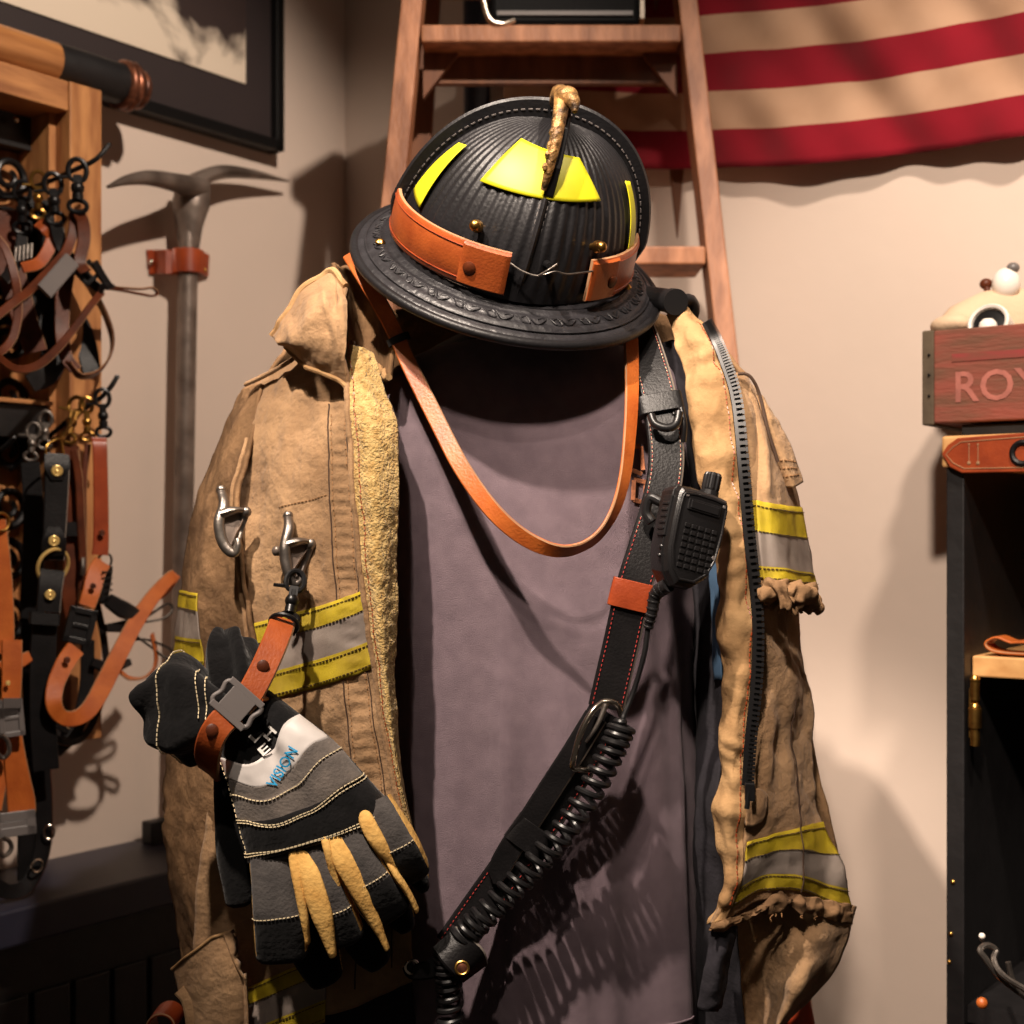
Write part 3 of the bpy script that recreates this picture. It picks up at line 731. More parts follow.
# ------------------------------------------------------------------ shirt
def shirt_disp(u, v, p):
    a = 2 * PI * u; front = max(0, math.sin(a)); x = (p.x / p.y) * FOC + 512; y = HOR - (p.z - EYE) / p.y * FOC
    g = min(1, max(0, (y - 500) / 350))
    d = .0022 * nz3(p, 14, 2) + .0012 * nz3(p, 40, 5)
    # hanging folds
    for fx, dx, am, y0, w in ((505, .02, .0065, 560, 13), (565, .05, .006, 640, 15), (455, -.03, .004, 640, 20), (600, .03, .0055, 700, 12), (645, .06, .012, 560, 15), (668, .03, .010, 520, 9), (418, 0, .004, 500, 14), (535, -.04, .004, 760, 14)):
        xx = fx + dx * (y - 700); gg = min(1, max(0, (y - y0) / 180)); d += 1.5 * am * gg * math.exp(-((x - xx) / w) ** 2)
    # drape crease under the leather loop
    for (x0, y0, x1, y1, am, w) in ((505, 585, 600, 650, .006, 16), (600, 650, 690, 560, .005, 14), (480, 470, 520, 610, .004, 10)):
        t = max(0, min(1, ((x - x0) * (x1 - x0) + (y - y0) * (y1 - y0)) / ((x1 - x0) ** 2 + (y1 - y0) ** 2)))
        dd = math.hypot(x - x0 - t * (x1 - x0), y - y0 - t * (y1 - y0)); d += am * math.exp(-(dd / w) ** 2) * math.sin(PI * (.1 + .8 * t))
    n = Vector((math.cos(a), -math.sin(a) * .9, 0))
    return n * d * (front ** .5 if math.sin(a) > 0 else .0)
rows = [(535, 346, 92, .074, YB), (535, 362, 128, .086, YB), (535, 385, 157, .100, YB), (535, 430, 162, .108, YB), (535, 540, 162, .112, YB), (537, 700, 160, .114, YB), (538, 860, 160, .118, YB), (538, 1030, 158, .120, YB)]
R = ring_loft(rows, 150, 110, shirt_disp)
# hem drops a little to the left
for i in range(100, 111):
    for p in R[i]:
        x = (p.x / p.y) * FOC + 512; p.z += .012 * ((i - 99) / 11) ** 2 * max(0, (x - 560) / 130) if x > 560 else 0
mb = MB(); mb.grid(R, flip=False, close_u=True)
shirt = mb.build('t_shirt', 'shirt', None, solid=.002, label='faded purple-grey cotton shirt worn by the dress form under the open coat', cat='shirt')
SH_ORG = shirt
mb = MB(); hem = [p + Vector((0, -.0016, 0)) for p in R[107][14:62]]
mb.tube(hem, .0011, 6); mb.build('hem_seam', 'shirt', shirt)
def shirt_front_Y(px, py):
    best = None
    d = Vector(((px - 512) / FOC, 1, -(py - HOR) / FOC))
    for r in R:
        for p in r[:75]:
            q = abs(p.x / p.y * FOC + 512 - px) + abs(HOR - (p.z - EYE) / p.y * FOC - py)
            if best is None or q < best[0]: best = (q, p.y)
    return best[1]
# faded orange chest print: a few worn strokes
mb = MB()
for (x0, y0, x1, y1) in ((632, 448, 640, 446), (641, 446, 643, 470), (632, 470, 642, 474), (634, 480, 646, 482), (646, 482, 645, 500), (634, 500, 645, 503), (634, 480, 633, 500)):
    pa = P(x0, y0, shirt_front_Y(x0, y0) - .0025); pb = P(x1, y1, shirt_front_Y(x1, y1) - .0025)
    ribbon(mb, [pa, (pa + pb) / 2, pb], .0042, .0006)
mb.build('chest_print', 'orange_print', shirt)

# ------------------------------------------------------------------ coat
coat = thing('firefighter_coat', 'worn tan firefighter coat with yellow trim hanging open on the dress form', 'coat', (P(512, 530, YB).x, YB + .02, .55))
def wr(a1=.0045, s1=16, a2=.0022, s2=48, seed=0, sx=1.0, sz=.55):
    def f(u, v, p):
        q = (p.x * sx, p.y, p.z * sz)
        return a1 * nz3(q, s1, seed) + a2 * nz3(p, s2, seed + 3) + .0005 * nz3(p, 150, seed + 5)
    return f
def puckers(u0, u1, freq, amp):
    def f(u, v, p):
        w = max(0, 1 - abs((u - (u0 + u1) / 2) / ((u1 - u0) / 2)))
        return amp * w ** .5 * math.sin(v * freq + 2 * noise.noise(Vector((v * 12, 0, 3)))) if w > 0 else 0.0
    return f
def fold(px0, py0, px1, py1, amp, w):
    def f(u, v, p):
        x = p.x / p.y * FOC + 512; y = HOR - (p.z - EYE) / p.y * FOC
        t = max(0, min(1, ((x - px0) * (px1 - px0) + (y - py0) * (py1 - py0)) / ((px1 - px0) ** 2 + (py1 - py0) ** 2)))
        d = math.hypot(x - px0 - t * (px1 - px0), y - py0 - t * (py1 - py0))
        return amp * math.exp(-(d / w) ** 2) * (math.sin(PI * (.08 + .84 * t)))
    return f
def sumd(*fs): return lambda u, v, p: sum(f(u, v, p) for f in fs)

# viewer's left front
pk = puckers(.74, .90, 330, .0011)
front_L = Patch([
    [(256, 378, 1.475), (296, 355, 1.44), (325, 344, 1.41), (352, 340, 1.385)],
    [(236, 440, 1.45), (275, 432, 1.395), (320, 430, 1.355), (358, 430, 1.335)],
    [(226, 520, 1.43), (272, 520, 1.370), (322, 520, 1.335), (365, 520, 1.318)],
    [(228, 610, 1.41), (275, 605, 1.360), (328, 600, 1.325), (372, 600, 1.308)],
    [(220, 715, 1.405), (275, 705, 1.355), (335, 700, 1.320), (384, 700, 1.302)],
    [(208, 815, 1.40), (275, 810, 1.355), (345, 805, 1.320), (402, 800, 1.302)],
    [(196, 915, 1.40), (270, 912, 1.355), (345, 905, 1.325), (410, 900, 1.310)],
    [(190, 1050, 1.40), (265, 1050, 1.36), (340, 1040, 1.335), (412, 1005, 1.325)]],
    sumd(wr(.0045, 15, .0022, 42, 1), wr(.0022, 30, .0008, 80, 4, 2.2, .35), pk, fold(245, 500, 262, 650, .007, 9), fold(228, 470, 240, 600, .006, 8), fold(300, 600, 322, 596, .003, 6), fold(352, 700, 362, 900, .006, 9), fold(330, 720, 335, 900, -.006, 8), fold(355, 430, 372, 640, .003, 7),
         fold(285, 385, 330, 400, .003, 10)))
mb = MB(); front_L.mesh(mb, 80, 190, v1=.97); mb.build('front_panel', 'canvas', coat, solid=.004)
# sleeve
sleeve_L = Patch([
    [(240, 396, 1.52), (248, 386, 1.49), (262, 384, 1.455)],
    [(222, 432, 1.52), (232, 440, 1.45), (250, 446, 1.408)],
    [(197, 500, 1.52), (210, 500, 1.44), (240, 490, 1.385)],
    [(184, 560, 1.52), (203, 560, 1.425), (243, 570, 1.372)],
    [(177, 620, 1.52), (203, 625, 1.42), (256, 645, 1.362)],
    [(170, 700, 1.52), (203, 705, 1.415), (254, 712, 1.367)],
    [(163, 780, 1.52), (200, 785, 1.415), (248, 790, 1.37)],
    [(165, 860, 1.52), (198, 865, 1.415), (245, 870, 1.375)],
    [(176, 925, 1.52), (205, 930, 1.42), (246, 930, 1.385)],
    [(192, 975, 1.52), (214, 975, 1.43), (246, 965, 1.395)]],
    sumd(wr(.005, 15, .002, 50, 11), fold(236, 480, 256, 645, .006, 6), fold(205, 520, 200, 640, .004, 8), fold(215, 470, 222, 600, -.004, 7), fold(175, 770, 172, 860, .006, 9),
         lambda u, v, p: .006 * max(0, 1 - abs(v - .71) / .1) * max(0, 1 - u / .6) * noise.noise(Vector((p.x * 40, p.y * 40, p.z * 75)))))
mb = MB(); sleeve_L.mesh(mb, 40, 150); mb.build('sleeve', 'canvas_dirty', coat, solid=.004)

# trim helper: yellow / silver / yellow tape with dark stitching
def trim(patch, u0, u1, vtop, vbot, name='reflective_trim', parent=coat, off=.0016, nu=40, fr=(.30, .68), wob=0.0):
    mb = MB(); nv = 18
    def e(u, k):
        a, b = vtop(u), vbot(u); return u, a + (b - a) * k
    pts = []
    for i in range(nv + 1):
        row = []
        for j in range(nu + 1):
            u, v = e(u0 + (u1 - u0) * j / nu, i / nv); row.append(patch.at(u, v, off))
        pts.append(row)
    mb.grid(pts, flip=patch.sign() < 0, mf=lambda i, j: 1 if fr[0] <= (i + .5) / nv < fr[1] else 0)
    o = mb.build(name, ['yellow', 'silver'], parent, solid=.001)
    for k in (.05, fr[0] - .03, fr[1] + .03, .95):
        st = MB(); ln = [patch.at(*e(u0 + (u1 - u0) * j / 60, k), off) for j in range(61)]
        dashes(st, ln, lambda p: CAM - p, .0006, .0026, .0014, .0007)
        st.build('stitching', 'thread_dark', o)
    return o
def vfun(patch, y_at):
    """v for which the patch row passes through image row y_at(u)"""
    def f(u):
        lo, hi = 0.0, 1.0
        for _ in range(18):
            m = (lo + hi) / 2; p = patch.raw(u, m); y = HOR - (p.z - EYE) / p.y * FOC
            if y < y_at(u): lo = m
            else: hi = m
        return (lo + hi) / 2
    return f
trim(front_L, .20, .985, vfun(front_L, lambda u: 634 - 46 * u), vfun(front_L, lambda u: 716 - 50 * u))
trim(sleeve_L, .0, .50, vfun(sleeve_L, lambda u: 590 + 6 * u), vfun(sleeve_L, lambda u: 664 + 4 * u))
trim(front_L, .25, .60, vfun(front_L, lambda u: 1012 - 100 * u), vfun(front_L, lambda u: 1075 - 90 * u))
# chest seam with dark thread, placket edge
mb = MB()
ln = [front_L.at(.73, .10 + .85 * i / 200, .0002) for i in range(201)]; mb.tube(ln, .0008, 6)
ln2 = [front_L.at(.905, .06 + .88 * i / 200, .0002) for i in range(201)]; mb.tube(ln2, .0006, 6)
mb.build('placket_seam', 'thread_dark', coat)
st = MB(); 
for uu in (.755, .885): dashes(st, [front_L.at(uu, .12 + .8 * i / 200, .0) for i in range(201)], lambda p: CAM - p, .0004, .003, .002, .0008)
dashes(st, [front_L.at(.40 + .30 * i / 40, .265 - .02 * i / 40, .0) for i in range(41)], lambda p: CAM - p, .0004, .0025, .0014, .0006)
st.build('placket_stitching', 'thread_tan', coat)
# sleeve seam rope
mb = MB(); mb.tube([sleeve_L.at(.93, .1 + .5 * i / 60, .001) for i in range(61)], .0022, 8); mb.build('sleeve_seam', 'canvas', coat)

# fleece facing folded out along the opening
fz = lambda u, v, p: min(1, max(.12, (1 - v) * 2.2)) * (.0032 * nz3(p, 26, 6) + .0012 * nz3(p, 120, 8) + .0010 * nz3(p, 260, 2))
fleece = Patch([
    [(343, 344, 1.372), (358, 345, 1.366), (374, 352, 1.368)],
    [(346, 380, 1.345), (365, 385, 1.335), (386, 392, 1.342)],
    [(350, 430, 1.322), (372, 430, 1.310), (398, 432, 1.325)],
    [(356, 520, 1.305), (376, 520, 1.292), (398, 520, 1.312)],
    [(366, 610, 1.296), (381, 610, 1.284), (397, 610, 1.305)],
    [(379, 700, 1.293), (388, 700, 1.283), (396, 695, 1.300)],
    [(394, 780, 1.293), (399, 780, 1.284), (403, 778, 1.300)],
    [(409, 835, 1.296), (411, 834, 1.290), (414, 832, 1.302)]], fz)
mb = MB(); fleece.mesh(mb, 34, 260); mb.build('fleece_facing', 'fleece', coat, solid=.003)
st = MB(); dashes(st, [fleece.at(.17, i / 200, .0) for i in range(201)], lambda p: CAM - p, .0006, .003, .002, .0009); st.build('facing_stitching', 'leather_red', coat)
mb = MB(); mb.tube([fleece.at(.0, i / 150, .001) for i in range(151)], .0028, 8); mb.build('facing_piping', 'canvas', coat)

# collar: outer leaf folded down, inner leaf standing
collar = Patch([
    [(272, 336, 1.40), (283, 317, 1.395), (299, 290, 1.40), (319, 279, 1.405), (333, 270, 1.40), (345, 284, 1.375)],
    [(275, 341, 1.375), (290, 328, 1.360), (310, 305, 1.352), (326, 300, 1.348), (340, 300, 1.345), (347, 312, 1.345)],
    [(279, 346, 1.375), (295, 345, 1.352), (312, 338, 1.338), (328, 342, 1.335), (342, 344, 1.335), (346, 350, 1.335)],
    [(284, 348, 1.385), (298, 364, 1.372), (310, 369, 1.358), (324, 374, 1.352), (337, 381, 1.345), (345, 388, 1.340)]],
    sumd(wr(.005, 26, .002, 70, 21, 1, 1), fold(322, 285, 343, 360, .007, 5), fold(335, 275, 330, 330, -.008, 5), fold(285, 325, 300, 350, .003, 7)))
mb = MB(); collar.mesh(mb, 60, 40); col_o = mb.build('collar', 'canvas', coat, solid=.006)
mb = MB(); mb.tube([collar.at(i / 60, .01, .0) for i in range(61)], .0034, 8); mb.tube([collar.at(i / 60, .99, .0) for i in range(61)], .0026, 8); mb.build('collar_edge', 'canvas_gold', col_o)
inner = Patch([
    [(333, 263, 1.40), (339, 280, 1.395), (345, 310, 1.385), (349, 345, 1.375), (352, 375, 1.37)],
    [(344, 268, 1.44), (352, 290, 1.46), (358, 318, 1.46), (362, 345, 1.45), (364, 372, 1.42)],
    [(354, 270, 1.42), (366, 290, 1.455), (374, 315, 1.455), (378, 340, 1.445), (378, 368, 1.42)],
    [(356, 268, 1.375), (372, 292, 1.37), (387, 318, 1.365), (392, 345, 1.362), (388, 378, 1.365)]], wr(.002, 40, .001, 90, 31))
mb = MB(); inner.mesh(mb, 26, 40); inn_o = mb.build('inner_collar', 'canvas_dirty', coat, solid=.004)
mb = MB(); rim = [inner.at(1, i / 60, .0) + Vector((.002 * math.sin(i * 1.3), 0, .0015 * math.cos(i * 1.9))) for i in range(61)]
mb.tube(rim, [.0028 + .0012 * abs(math.sin(i * .9)) for i in range(61)], 8); mb.build('collar_rim', 'canvas_gold', inn_o)
# shoulder seam strap
mb = MB(); ribbon(mb, curve_px([(246, 384, 1.46), (268, 374, 1.44), (292, 360, 1.415)], 14), .007, .004, face=lambda s, p, t: Vector((0, -.6, .8))); mb.build('shoulder_seam', 'canvas', coat)
# pocket at the lower edge
pocket = Patch([
    [(183, 962, 1.372), (200, 948, 1.352), (218, 934, 1.345), (222, 936, 1.345)],
    [(189, 985, 1.372), (207, 975, 1.348), (226, 966, 1.338), (233, 962, 1.340)],
    [(196, 1010, 1.372), (212, 1000, 1.348), (230, 990, 1.338), (236, 985, 1.342)],
    [(200, 1050, 1.372), (216, 1048, 1.348), (232, 1044, 1.340), (240, 1040, 1.345)]], sumd(wr(.003, 30, .001, 80, 41), lambda u, v, p: .012))
mb = MB(); pocket.mesh(mb, 24, 36); pk_o = mb.build('pocket_flap', 'canvas', coat, solid=.004)
mb = MB(); mb.tube([pocket.at(.97, i / 40, .0005) for i in range(41)], .0018, 8); mb.tube([pocket.at(i / 40, .02, .0005) for i in range(41)], .0014, 8); mb.build('pocket_edge', 'canvas_gold', pk_o)
mb = MB(); ribbon(mb, curve_px([(179, 990, 1.352), (188, 1003, 1.350), (194, 1040, 1.350)], 12), .011, .004); mb.build('pocket_tab', 'canvas', coat)
# dark lining of the open hem
lin_L = Patch([[(310, 985, 1.37), (410, 985, 1.36)], [(310, 1060, 1.39), (420, 1060, 1.38)]], wr())
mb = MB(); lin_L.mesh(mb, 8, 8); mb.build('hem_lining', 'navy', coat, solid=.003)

# back of the coat, closes the shape behind the form
back = Patch([
    [(275, 356, 1.48), (330, 320, 1.53), (535, 300, 1.56), (690, 322, 1.53), (748, 372, 1.47)],
    [(215, 470, 1.50), (330, 470, 1.60), (535, 470, 1.62), (720, 470, 1.60), (790, 480, 1.48)],
    [(175, 700, 1.52), (330, 700, 1.61), (535, 700, 1.63), (730, 700, 1.60), (806, 700, 1.46)],
    [(175, 900, 1.52), (330, 900, 1.61), (535, 900, 1.63), (730, 900, 1.60), (840, 900, 1.48)],
    [(195, 1050, 1.52), (330, 1060, 1.61), (535, 1060, 1.63), (720, 1060, 1.60), (770, 1050, 1.48)]], wr())
mb = MB(); back.mesh(mb, 40, 40); mb.build('back_panel', 'canvas_dirty', coat, solid=-.004)

# viewer's right: gold facing with the zip
face_R = Patch([
    [(668, 316, 1.400), (682, 306, 1.385), (703, 318, 1.385)],
    [(678, 350, 1.372), (698, 345, 1.352), (719, 345, 1.355)],
    [(688, 400, 1.352), (712, 400, 1.332), (737, 400, 1.338)],
    [(697, 470, 1.340), (720, 470, 1.318), (744, 470, 1.325)],
    [(711, 540, 1.332), (730, 540, 1.310), (750, 540, 1.318)],
    [(718, 610, 1.330), (738, 612, 1.308), (757, 615, 1.315)],
    [(722, 690, 1.328), (738, 690, 1.308), (754, 690, 1.314)],
    [(718, 770, 1.328), (732, 770, 1.309), (748, 770, 1.314)],
    [(713, 830, 1.328), (727, 830, 1.310), (745, 830, 1.314)],
    [(722, 880, 1.326), (730, 880, 1.312), (741, 882, 1.314)],
    [(708, 925, 1.328), (716, 922, 1.318), (726, 922, 1.318)]],
    sumd(wr(.0055, 26, .0036, 62, 51, 1, 1.2), lambda u, v, p: .0012 * math.sin(v * 110 + 14 * noise.noise(p * 14)) * (1 - abs(2 * u - 1)) ** .5,
         fold(735, 560, 728, 720, .005, 7), fold(692, 380, 705, 480, .004, 6)))
mb = MB(); face_R.mesh(mb, 36, 220); mb.build('zip_facing', 'canvas_gold', coat, solid=.006)
st = MB(); dashes(st, [face_R.at(.80, .03 + .93 * i / 200, .0) for i in range(201)], lambda p: CAM - p, .0006, .003, .002, .0009); st.build('facing_stitching', 'leather_red', coat)
# zip
def zipc(n): return curve_px([(706, 322, 1.372), (714, 336, 1.352), (724, 360, 1.340), (736, 400, 1.328), (743, 470, 1.313), (749, 540, 1.306), (757, 615, 1.303), (756, 680, 1.302), (750, 740, 1.302), (747, 786, 1.302)], n)
mb = MB(); zp = zipc(120)
ribbon(mb, [p + Vector((.000, .002, 0)) for p in zp], .009, .0018); zt = mb.build('zip_tape', 'iron', coat)
mb = MB(); zp = zipc(105)
for i in range(104):
    a, b = zp[i], zp[i + 1]; t = (b - a).normalized(); n = (CAM - a).normalized(); s = t.cross(n).normalized()
    if s.x < 0: s = -s
    mb.box(a + n * .001 + s * .002, t * (b - a).length * .26, s * .0030, n * .0012)
    mb.box(a + n * .0012 + s * .0052, t * (b - a).length * .38, s * .0011, n * .0015)
mb.build('zip_teeth', 'iron', zt, smooth=False)
mb = MB(); c = zp[-1]; mb.box(c + Vector((.002, -.003, -.005)), (.0045, 0, 0), (0, .002, 0), (0, 0, .008)); mb.tube([c + Vector((.001, -.004, -.002)), c + Vector((-.001, -.005, -.02))], [.002, .0026], 8, flat=.5); mb.build('zip_slider', 'iron', zt, smooth=False, bevel=.001)
# flap at the zip's foot
mb = MB(); fp = Patch([[(749, 786, 1.312), (762, 790, 1.318), (768, 795, 1.322)], [(748, 805, 1.308), (760, 806, 1.312), (767, 808, 1.320)], [(746, 826, 1.310), (754, 826, 1.314), (762, 822, 1.320)]], wr(.002, 60)); fp.mesh(mb, 14, 14); mb.build('zip_garage', 'canvas', coat, solid=.003)

front_R = Patch([
    [(728, 372, 1.368), (744, 376, 1.372), (760, 392, 1.395)],
    [(742, 440, 1.336), (758, 440, 1.345), (782, 448, 1.40)],
    [(747, 500, 1.326), (768, 500, 1.340), (798, 505, 1.405)],
    [(752, 560, 1.322), (776, 560, 1.340), (808, 568, 1.415)],
    [(757, 620, 1.320), (778, 620, 1.345), (800, 615, 1.41)],
    [(755, 680, 1.320), (782, 680, 1.348), (806, 700, 1.41)],
    [(749, 750, 1.318), (785, 750, 1.350), (808, 760, 1.41)],
    [(744, 815, 1.318), (786, 812, 1.350), (814, 800, 1.41)],
    [(738, 870, 1.318), (788, 862, 1.350), (838, 868, 1.41)],
    [(712, 926, 1.318), (782, 896, 1.352), (850, 908, 1.42)]],
    sumd(wr(.006, 17, .0026, 45, 61), wr(.0025, 30, .001, 80, 64, 2.0, .4), fold(775, 640, 800, 720, .006, 12), fold(768, 700, 760, 800, .006, 10), fold(790, 720, 770, 790, -.006, 9), fold(806, 690, 812, 790, .006, 7), fold(750, 480, 762, 600, .005, 6)))
mb = MB(); front_R.mesh(mb, 46, 170); mb.build('front_panel', 'canvas', coat, solid=.004)
trim(front_R, .02, 1.0, vfun(front_R, lambda u: 842 - 30 * u + 10 * u * u), vfun(front_R, lambda u: 912 + 4 * u - 26 * math.sin(PI * u)))
mb = MB(); mb.tube([front_R.at(.60, vfun(front_R, lambda u: 700 + 190 * i / 60)(.6), .0026) for i in range(61)], .0007, 6); mb.build('side_seam', 'thread_dark', coat)
# frayed edge under the trim
fray = Patch([
    [(712, 924, 1.316), (745, 912, 1.330), (782, 893, 1.345), (815, 898, 1.37), (852, 904, 1.415)],
    [(711, 930, 1.314), (745, 918, 1.326), (782, 902, 1.338), (816, 908, 1.365), (855, 914, 1.412)],
    [(714, 932, 1.320), (746, 922, 1.334), (783, 910, 1.345), (817, 916, 1.372), (852, 924, 1.420)]], sumd(wr(.006, 60, .004, 120, 71)))
mb = MB(); fray.mesh(mb, 90, 14); mb.build('frayed_hem', 'canvas_dirty', coat, solid=.003)
mb = MB()
for i in range(9):
    p = fray.at(random.uniform(.4, .75), .95, .001); d = Vector((random.uniform(-.4, .4), random.uniform(-.3, 0), -1)) * random.uniform(.002, .007)
    mb.tube(curve([p, p + d * .5 + Vector((random.uniform(-.003, .003), 0, 0)), p + d], 5), .0004, 5)
mb.build('loose_threads', 'thread_tan', coat)
# lower skirt behind the frayed hem
skirt = Patch([
    [(728, 905, 1.372), (760, 895, 1.38), (792, 890, 1.385), (825, 896, 1.40), (854, 906, 1.432)],
    [(735, 945, 1.395), (762, 940, 1.39), (790, 940, 1.375), (820, 945, 1.375), (850, 930, 1.425)],
    [(735, 985, 1.41), (762, 985, 1.405), (785, 985, 1.38), (805, 980, 1.36), (834, 972, 1.41)],
    [(730, 1045, 1.42), (750, 1045, 1.41), (765, 1040, 1.385), (775, 1035, 1.375), (790, 1020, 1.41)]], sumd(wr(.006, 18, .002, 50, 81), fold(775, 960, 830, 930, .005, 12), fold(770, 1000, 810, 970, .006, 12)))
mb = MB(); skirt.mesh(mb, 44, 50); mb.build('coat_skirt', 'canvas', coat, solid=.004)
# lining seen in the opening
lin_R = Patch([
    [(655, 345, 1.44), (672, 340, 1.41), (688, 345, 1.39)],
    [(680, 450, 1.44), (692, 450, 1.385), (700, 450, 1.352)],
    [(685, 560, 1.45), (702, 560, 1.385), (717, 560, 1.345)],
    [(690, 700, 1.45), (708, 700, 1.385), (724, 700, 1.345)],
    [(690, 820, 1.45), (705, 820, 1.39), (718, 820, 1.345)],
    [(695, 930, 1.46), (712, 930, 1.39), (735, 930, 1.36)],
    [(690, 1050, 1.46), (708, 1050, 1.40), (745, 1050, 1.38)]], sumd(wr(.006, 20, .002, 60, 91), fold(705, 600, 700, 1000, .008, 7)))
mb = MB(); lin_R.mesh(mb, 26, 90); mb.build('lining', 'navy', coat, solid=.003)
tail = Patch([[(708, 926, 1.335), (722, 926, 1.33), (738, 915, 1.34)], [(706, 960, 1.335), (720, 955, 1.325), (734, 950, 1.34)], [(698, 1000, 1.335), (712, 1000, 1.33), (726, 1000, 1.345)], [(698, 1010, 1.338), (712, 1012, 1.335), (724, 1010, 1.35)]], wr(.006, 40, .002, 90, 95))
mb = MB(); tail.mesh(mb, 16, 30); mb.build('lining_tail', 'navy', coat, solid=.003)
bl = Patch([[(708, 545, 1.352), (718, 545, 1.338)], [(710, 590, 1.352), (720, 590, 1.338)], [(712, 640, 1.352), (720, 640, 1.338)], [(714, 680, 1.352), (720, 680, 1.342)]], wr(.002, 40))
mb = MB(); bl.mesh(mb, 8, 20); mb.build('blue_lining_edge', 'blue', coat, solid=.002)
# arm with short torn cuff, shoulder flap
arm = Patch([
    [(735, 376, 1.385), (748, 380, 1.375), (762, 398, 1.40)],
    [(746, 440, 1.345), (768, 445, 1.352), (786, 455, 1.41)],
    [(750, 500, 1.318), (775, 502, 1.322), (800, 510, 1.40)],
    [(754, 560, 1.312), (782, 560, 1.318), (812, 568, 1.40)],
    [(757, 584, 1.312), (788, 586, 1.318), (817, 590, 1.40)]], sumd(wr(.003, 22, .0015, 60, 101), fold(762, 430, 768, 500, .006, 5), fold(756, 470, 764, 590, .005, 4)))
mb = MB(); arm.mesh(mb, 34, 80); mb.build('sleeve', 'canvas', coat, solid=.004)
trim(arm, .03, 1.0, vfun(arm, lambda u: 500 + 8 * u), vfun(arm, lambda u: 578 + 8 * u))
cuff = Patch([
    [(758, 576, 1.305), (775, 576, 1.300), (792, 580, 1.305), (806, 584, 1.335), (818, 588, 1.39)],
    [(757, 590, 1.300), (776, 588, 1.290), (794, 592, 1.295), (810, 596, 1.325), (822, 598, 1.385)],
    [(764, 600, 1.310), (780, 602, 1.298), (796, 604, 1.300), (810, 606, 1.33), (820, 606, 1.39)],
    [(772, 608, 1.325), (784, 612, 1.312), (796, 614, 1.315), (808, 612, 1.34), (814, 608, 1.395)]],
    sumd(wr(.012, 60, .005, 130, 111, 1.4, 1), lambda u, v, p: .004 * math.sin(u * 40 + 6 * noise.noise(p * 40)) * v))
mb = MB(); cuff.mesh(mb, 90, 34); mb.build('torn_cuff', 'canvas_dirty', coat, solid=.003)
flap = Patch([
    [(756, 394, 1.368), (762, 396, 1.366), (768, 404, 1.375)],
    [(764, 420, 1.360), (772, 420, 1.358), (782, 428, 1.372)],
    [(774, 455, 1.360), (784, 455, 1.358), (796, 458, 1.375)],
    [(786, 488, 1.365), (795, 487, 1.362), (804, 482, 1.378)]], wr(.002, 40, .001, 90, 121))
mb = MB(); flap.mesh(mb, 20, 40); fl_o = mb.build('shoulder_flap', 'canvas', coat, solid=.005)
st = MB()
for k in (.72, .80, .88): dashes(st, flap.line((.08, k), (.92, k), 30, .0), lambda p: CAM - p, .0005, .0025, .0015, .0007)
st.build('stitching', 'thread_tan', fl_o)
mb = MB(); mb.tube(curve_px([(738, 374, 1.36), (746, 374, 1.358), (753, 380, 1.358), (760, 396, 1.36), (768, 430, 1.352), (778, 462, 1.352)], 30), .0016, 8); mb.build('shoulder_piping', 'thread_dark', coat)

# coat clasps: cast hooks
def clasp(pts, lobe, knob=None):
    mb = MB(); p = curve_px(pts, 26); mb.tube(p, [.0042, .0052, .0052, .0055, .005, .0042, .0034, .003], 12, flat=.8)
    mb.ball(p[0], .0050, n=12)
    q = curve_px(lobe, 10); mb.tube(q, [.0075, .0060, .0042, .0036], 12, flat=.7); mb.ball(q[-1], .0054, n=12)
    q2 = curve_px([lobe[-1], ((lobe[-1][0] + pts[-2][0]) / 2 - 2, (lobe[-1][1] + pts[-2][1]) / 2 + 2, lobe[-1][2]), pts[-3]], 10); mb.tube(q2, [.0042, .0032, .0036], 10, flat=.6)
    wp = PL([lobe[0], lobe[-1], ((lobe[-1][0] * .5 + pts[4][0] * .5), (lobe[-1][1] + pts[4][1]) / 2 - 2, pts[4][2]), (pts[4][0], pts[4][1], pts[4][2]), pts[3]]); wb = MB(); wb.prism([p + Vector((0, .002, 0)) for p in wp], (.0006, .0016, .0003))
    wb.v = [v + Vector((0, .18 * (v.x - wp[0].x), 0)) for v in wb.v]; wb.build('clasp_web', 'dark_steel', coat, smooth=False, bevel=.0006)
    for s_ in (0, 1):
        c = curve_px(lobe, 10)[2 + s_ * 2]; mb.disc(c + (CAM - c).normalized() * .0035, CAM - c, .0015, .001)
    mb.build('hook_clasp', 'steel', coat)
    if knob:
        mb = MB(); c = P(*knob); mb.ball(c, .0052, n=12); mb.tube([c, P(knob[0] + 12, knob[1] - 2, knob[2] + .006)], .004); mb.build('clasp_stud', 'dark_steel', coat)
ya = 1.356
clasp([(221, 490, ya + .012), (224, 505, ya), (219, 522, ya - .008), (222, 540, ya - .01), (229, 551, ya - .012), (235, 553, ya - .012), (238, 546, ya - .012), (237, 539, ya - .01)], [(222, 514, ya - .004), (231, 511, ya - .004), (239, 510, ya), (246, 512, ya + .004)])
yb = 1.338
clasp([(288, 516, yb + .006), (289, 528, yb - .004), (285, 546, yb - .012), (286, 562, yb - .014), (290, 577, yb - .016), (296, 584, yb - .016), (301, 580, yb - .016), (300, 572, yb - .014)], [(288, 544, yb - .008), (296, 542, yb - .008), (304, 541, yb - .004), (311, 544, yb)], (277, 551, yb))
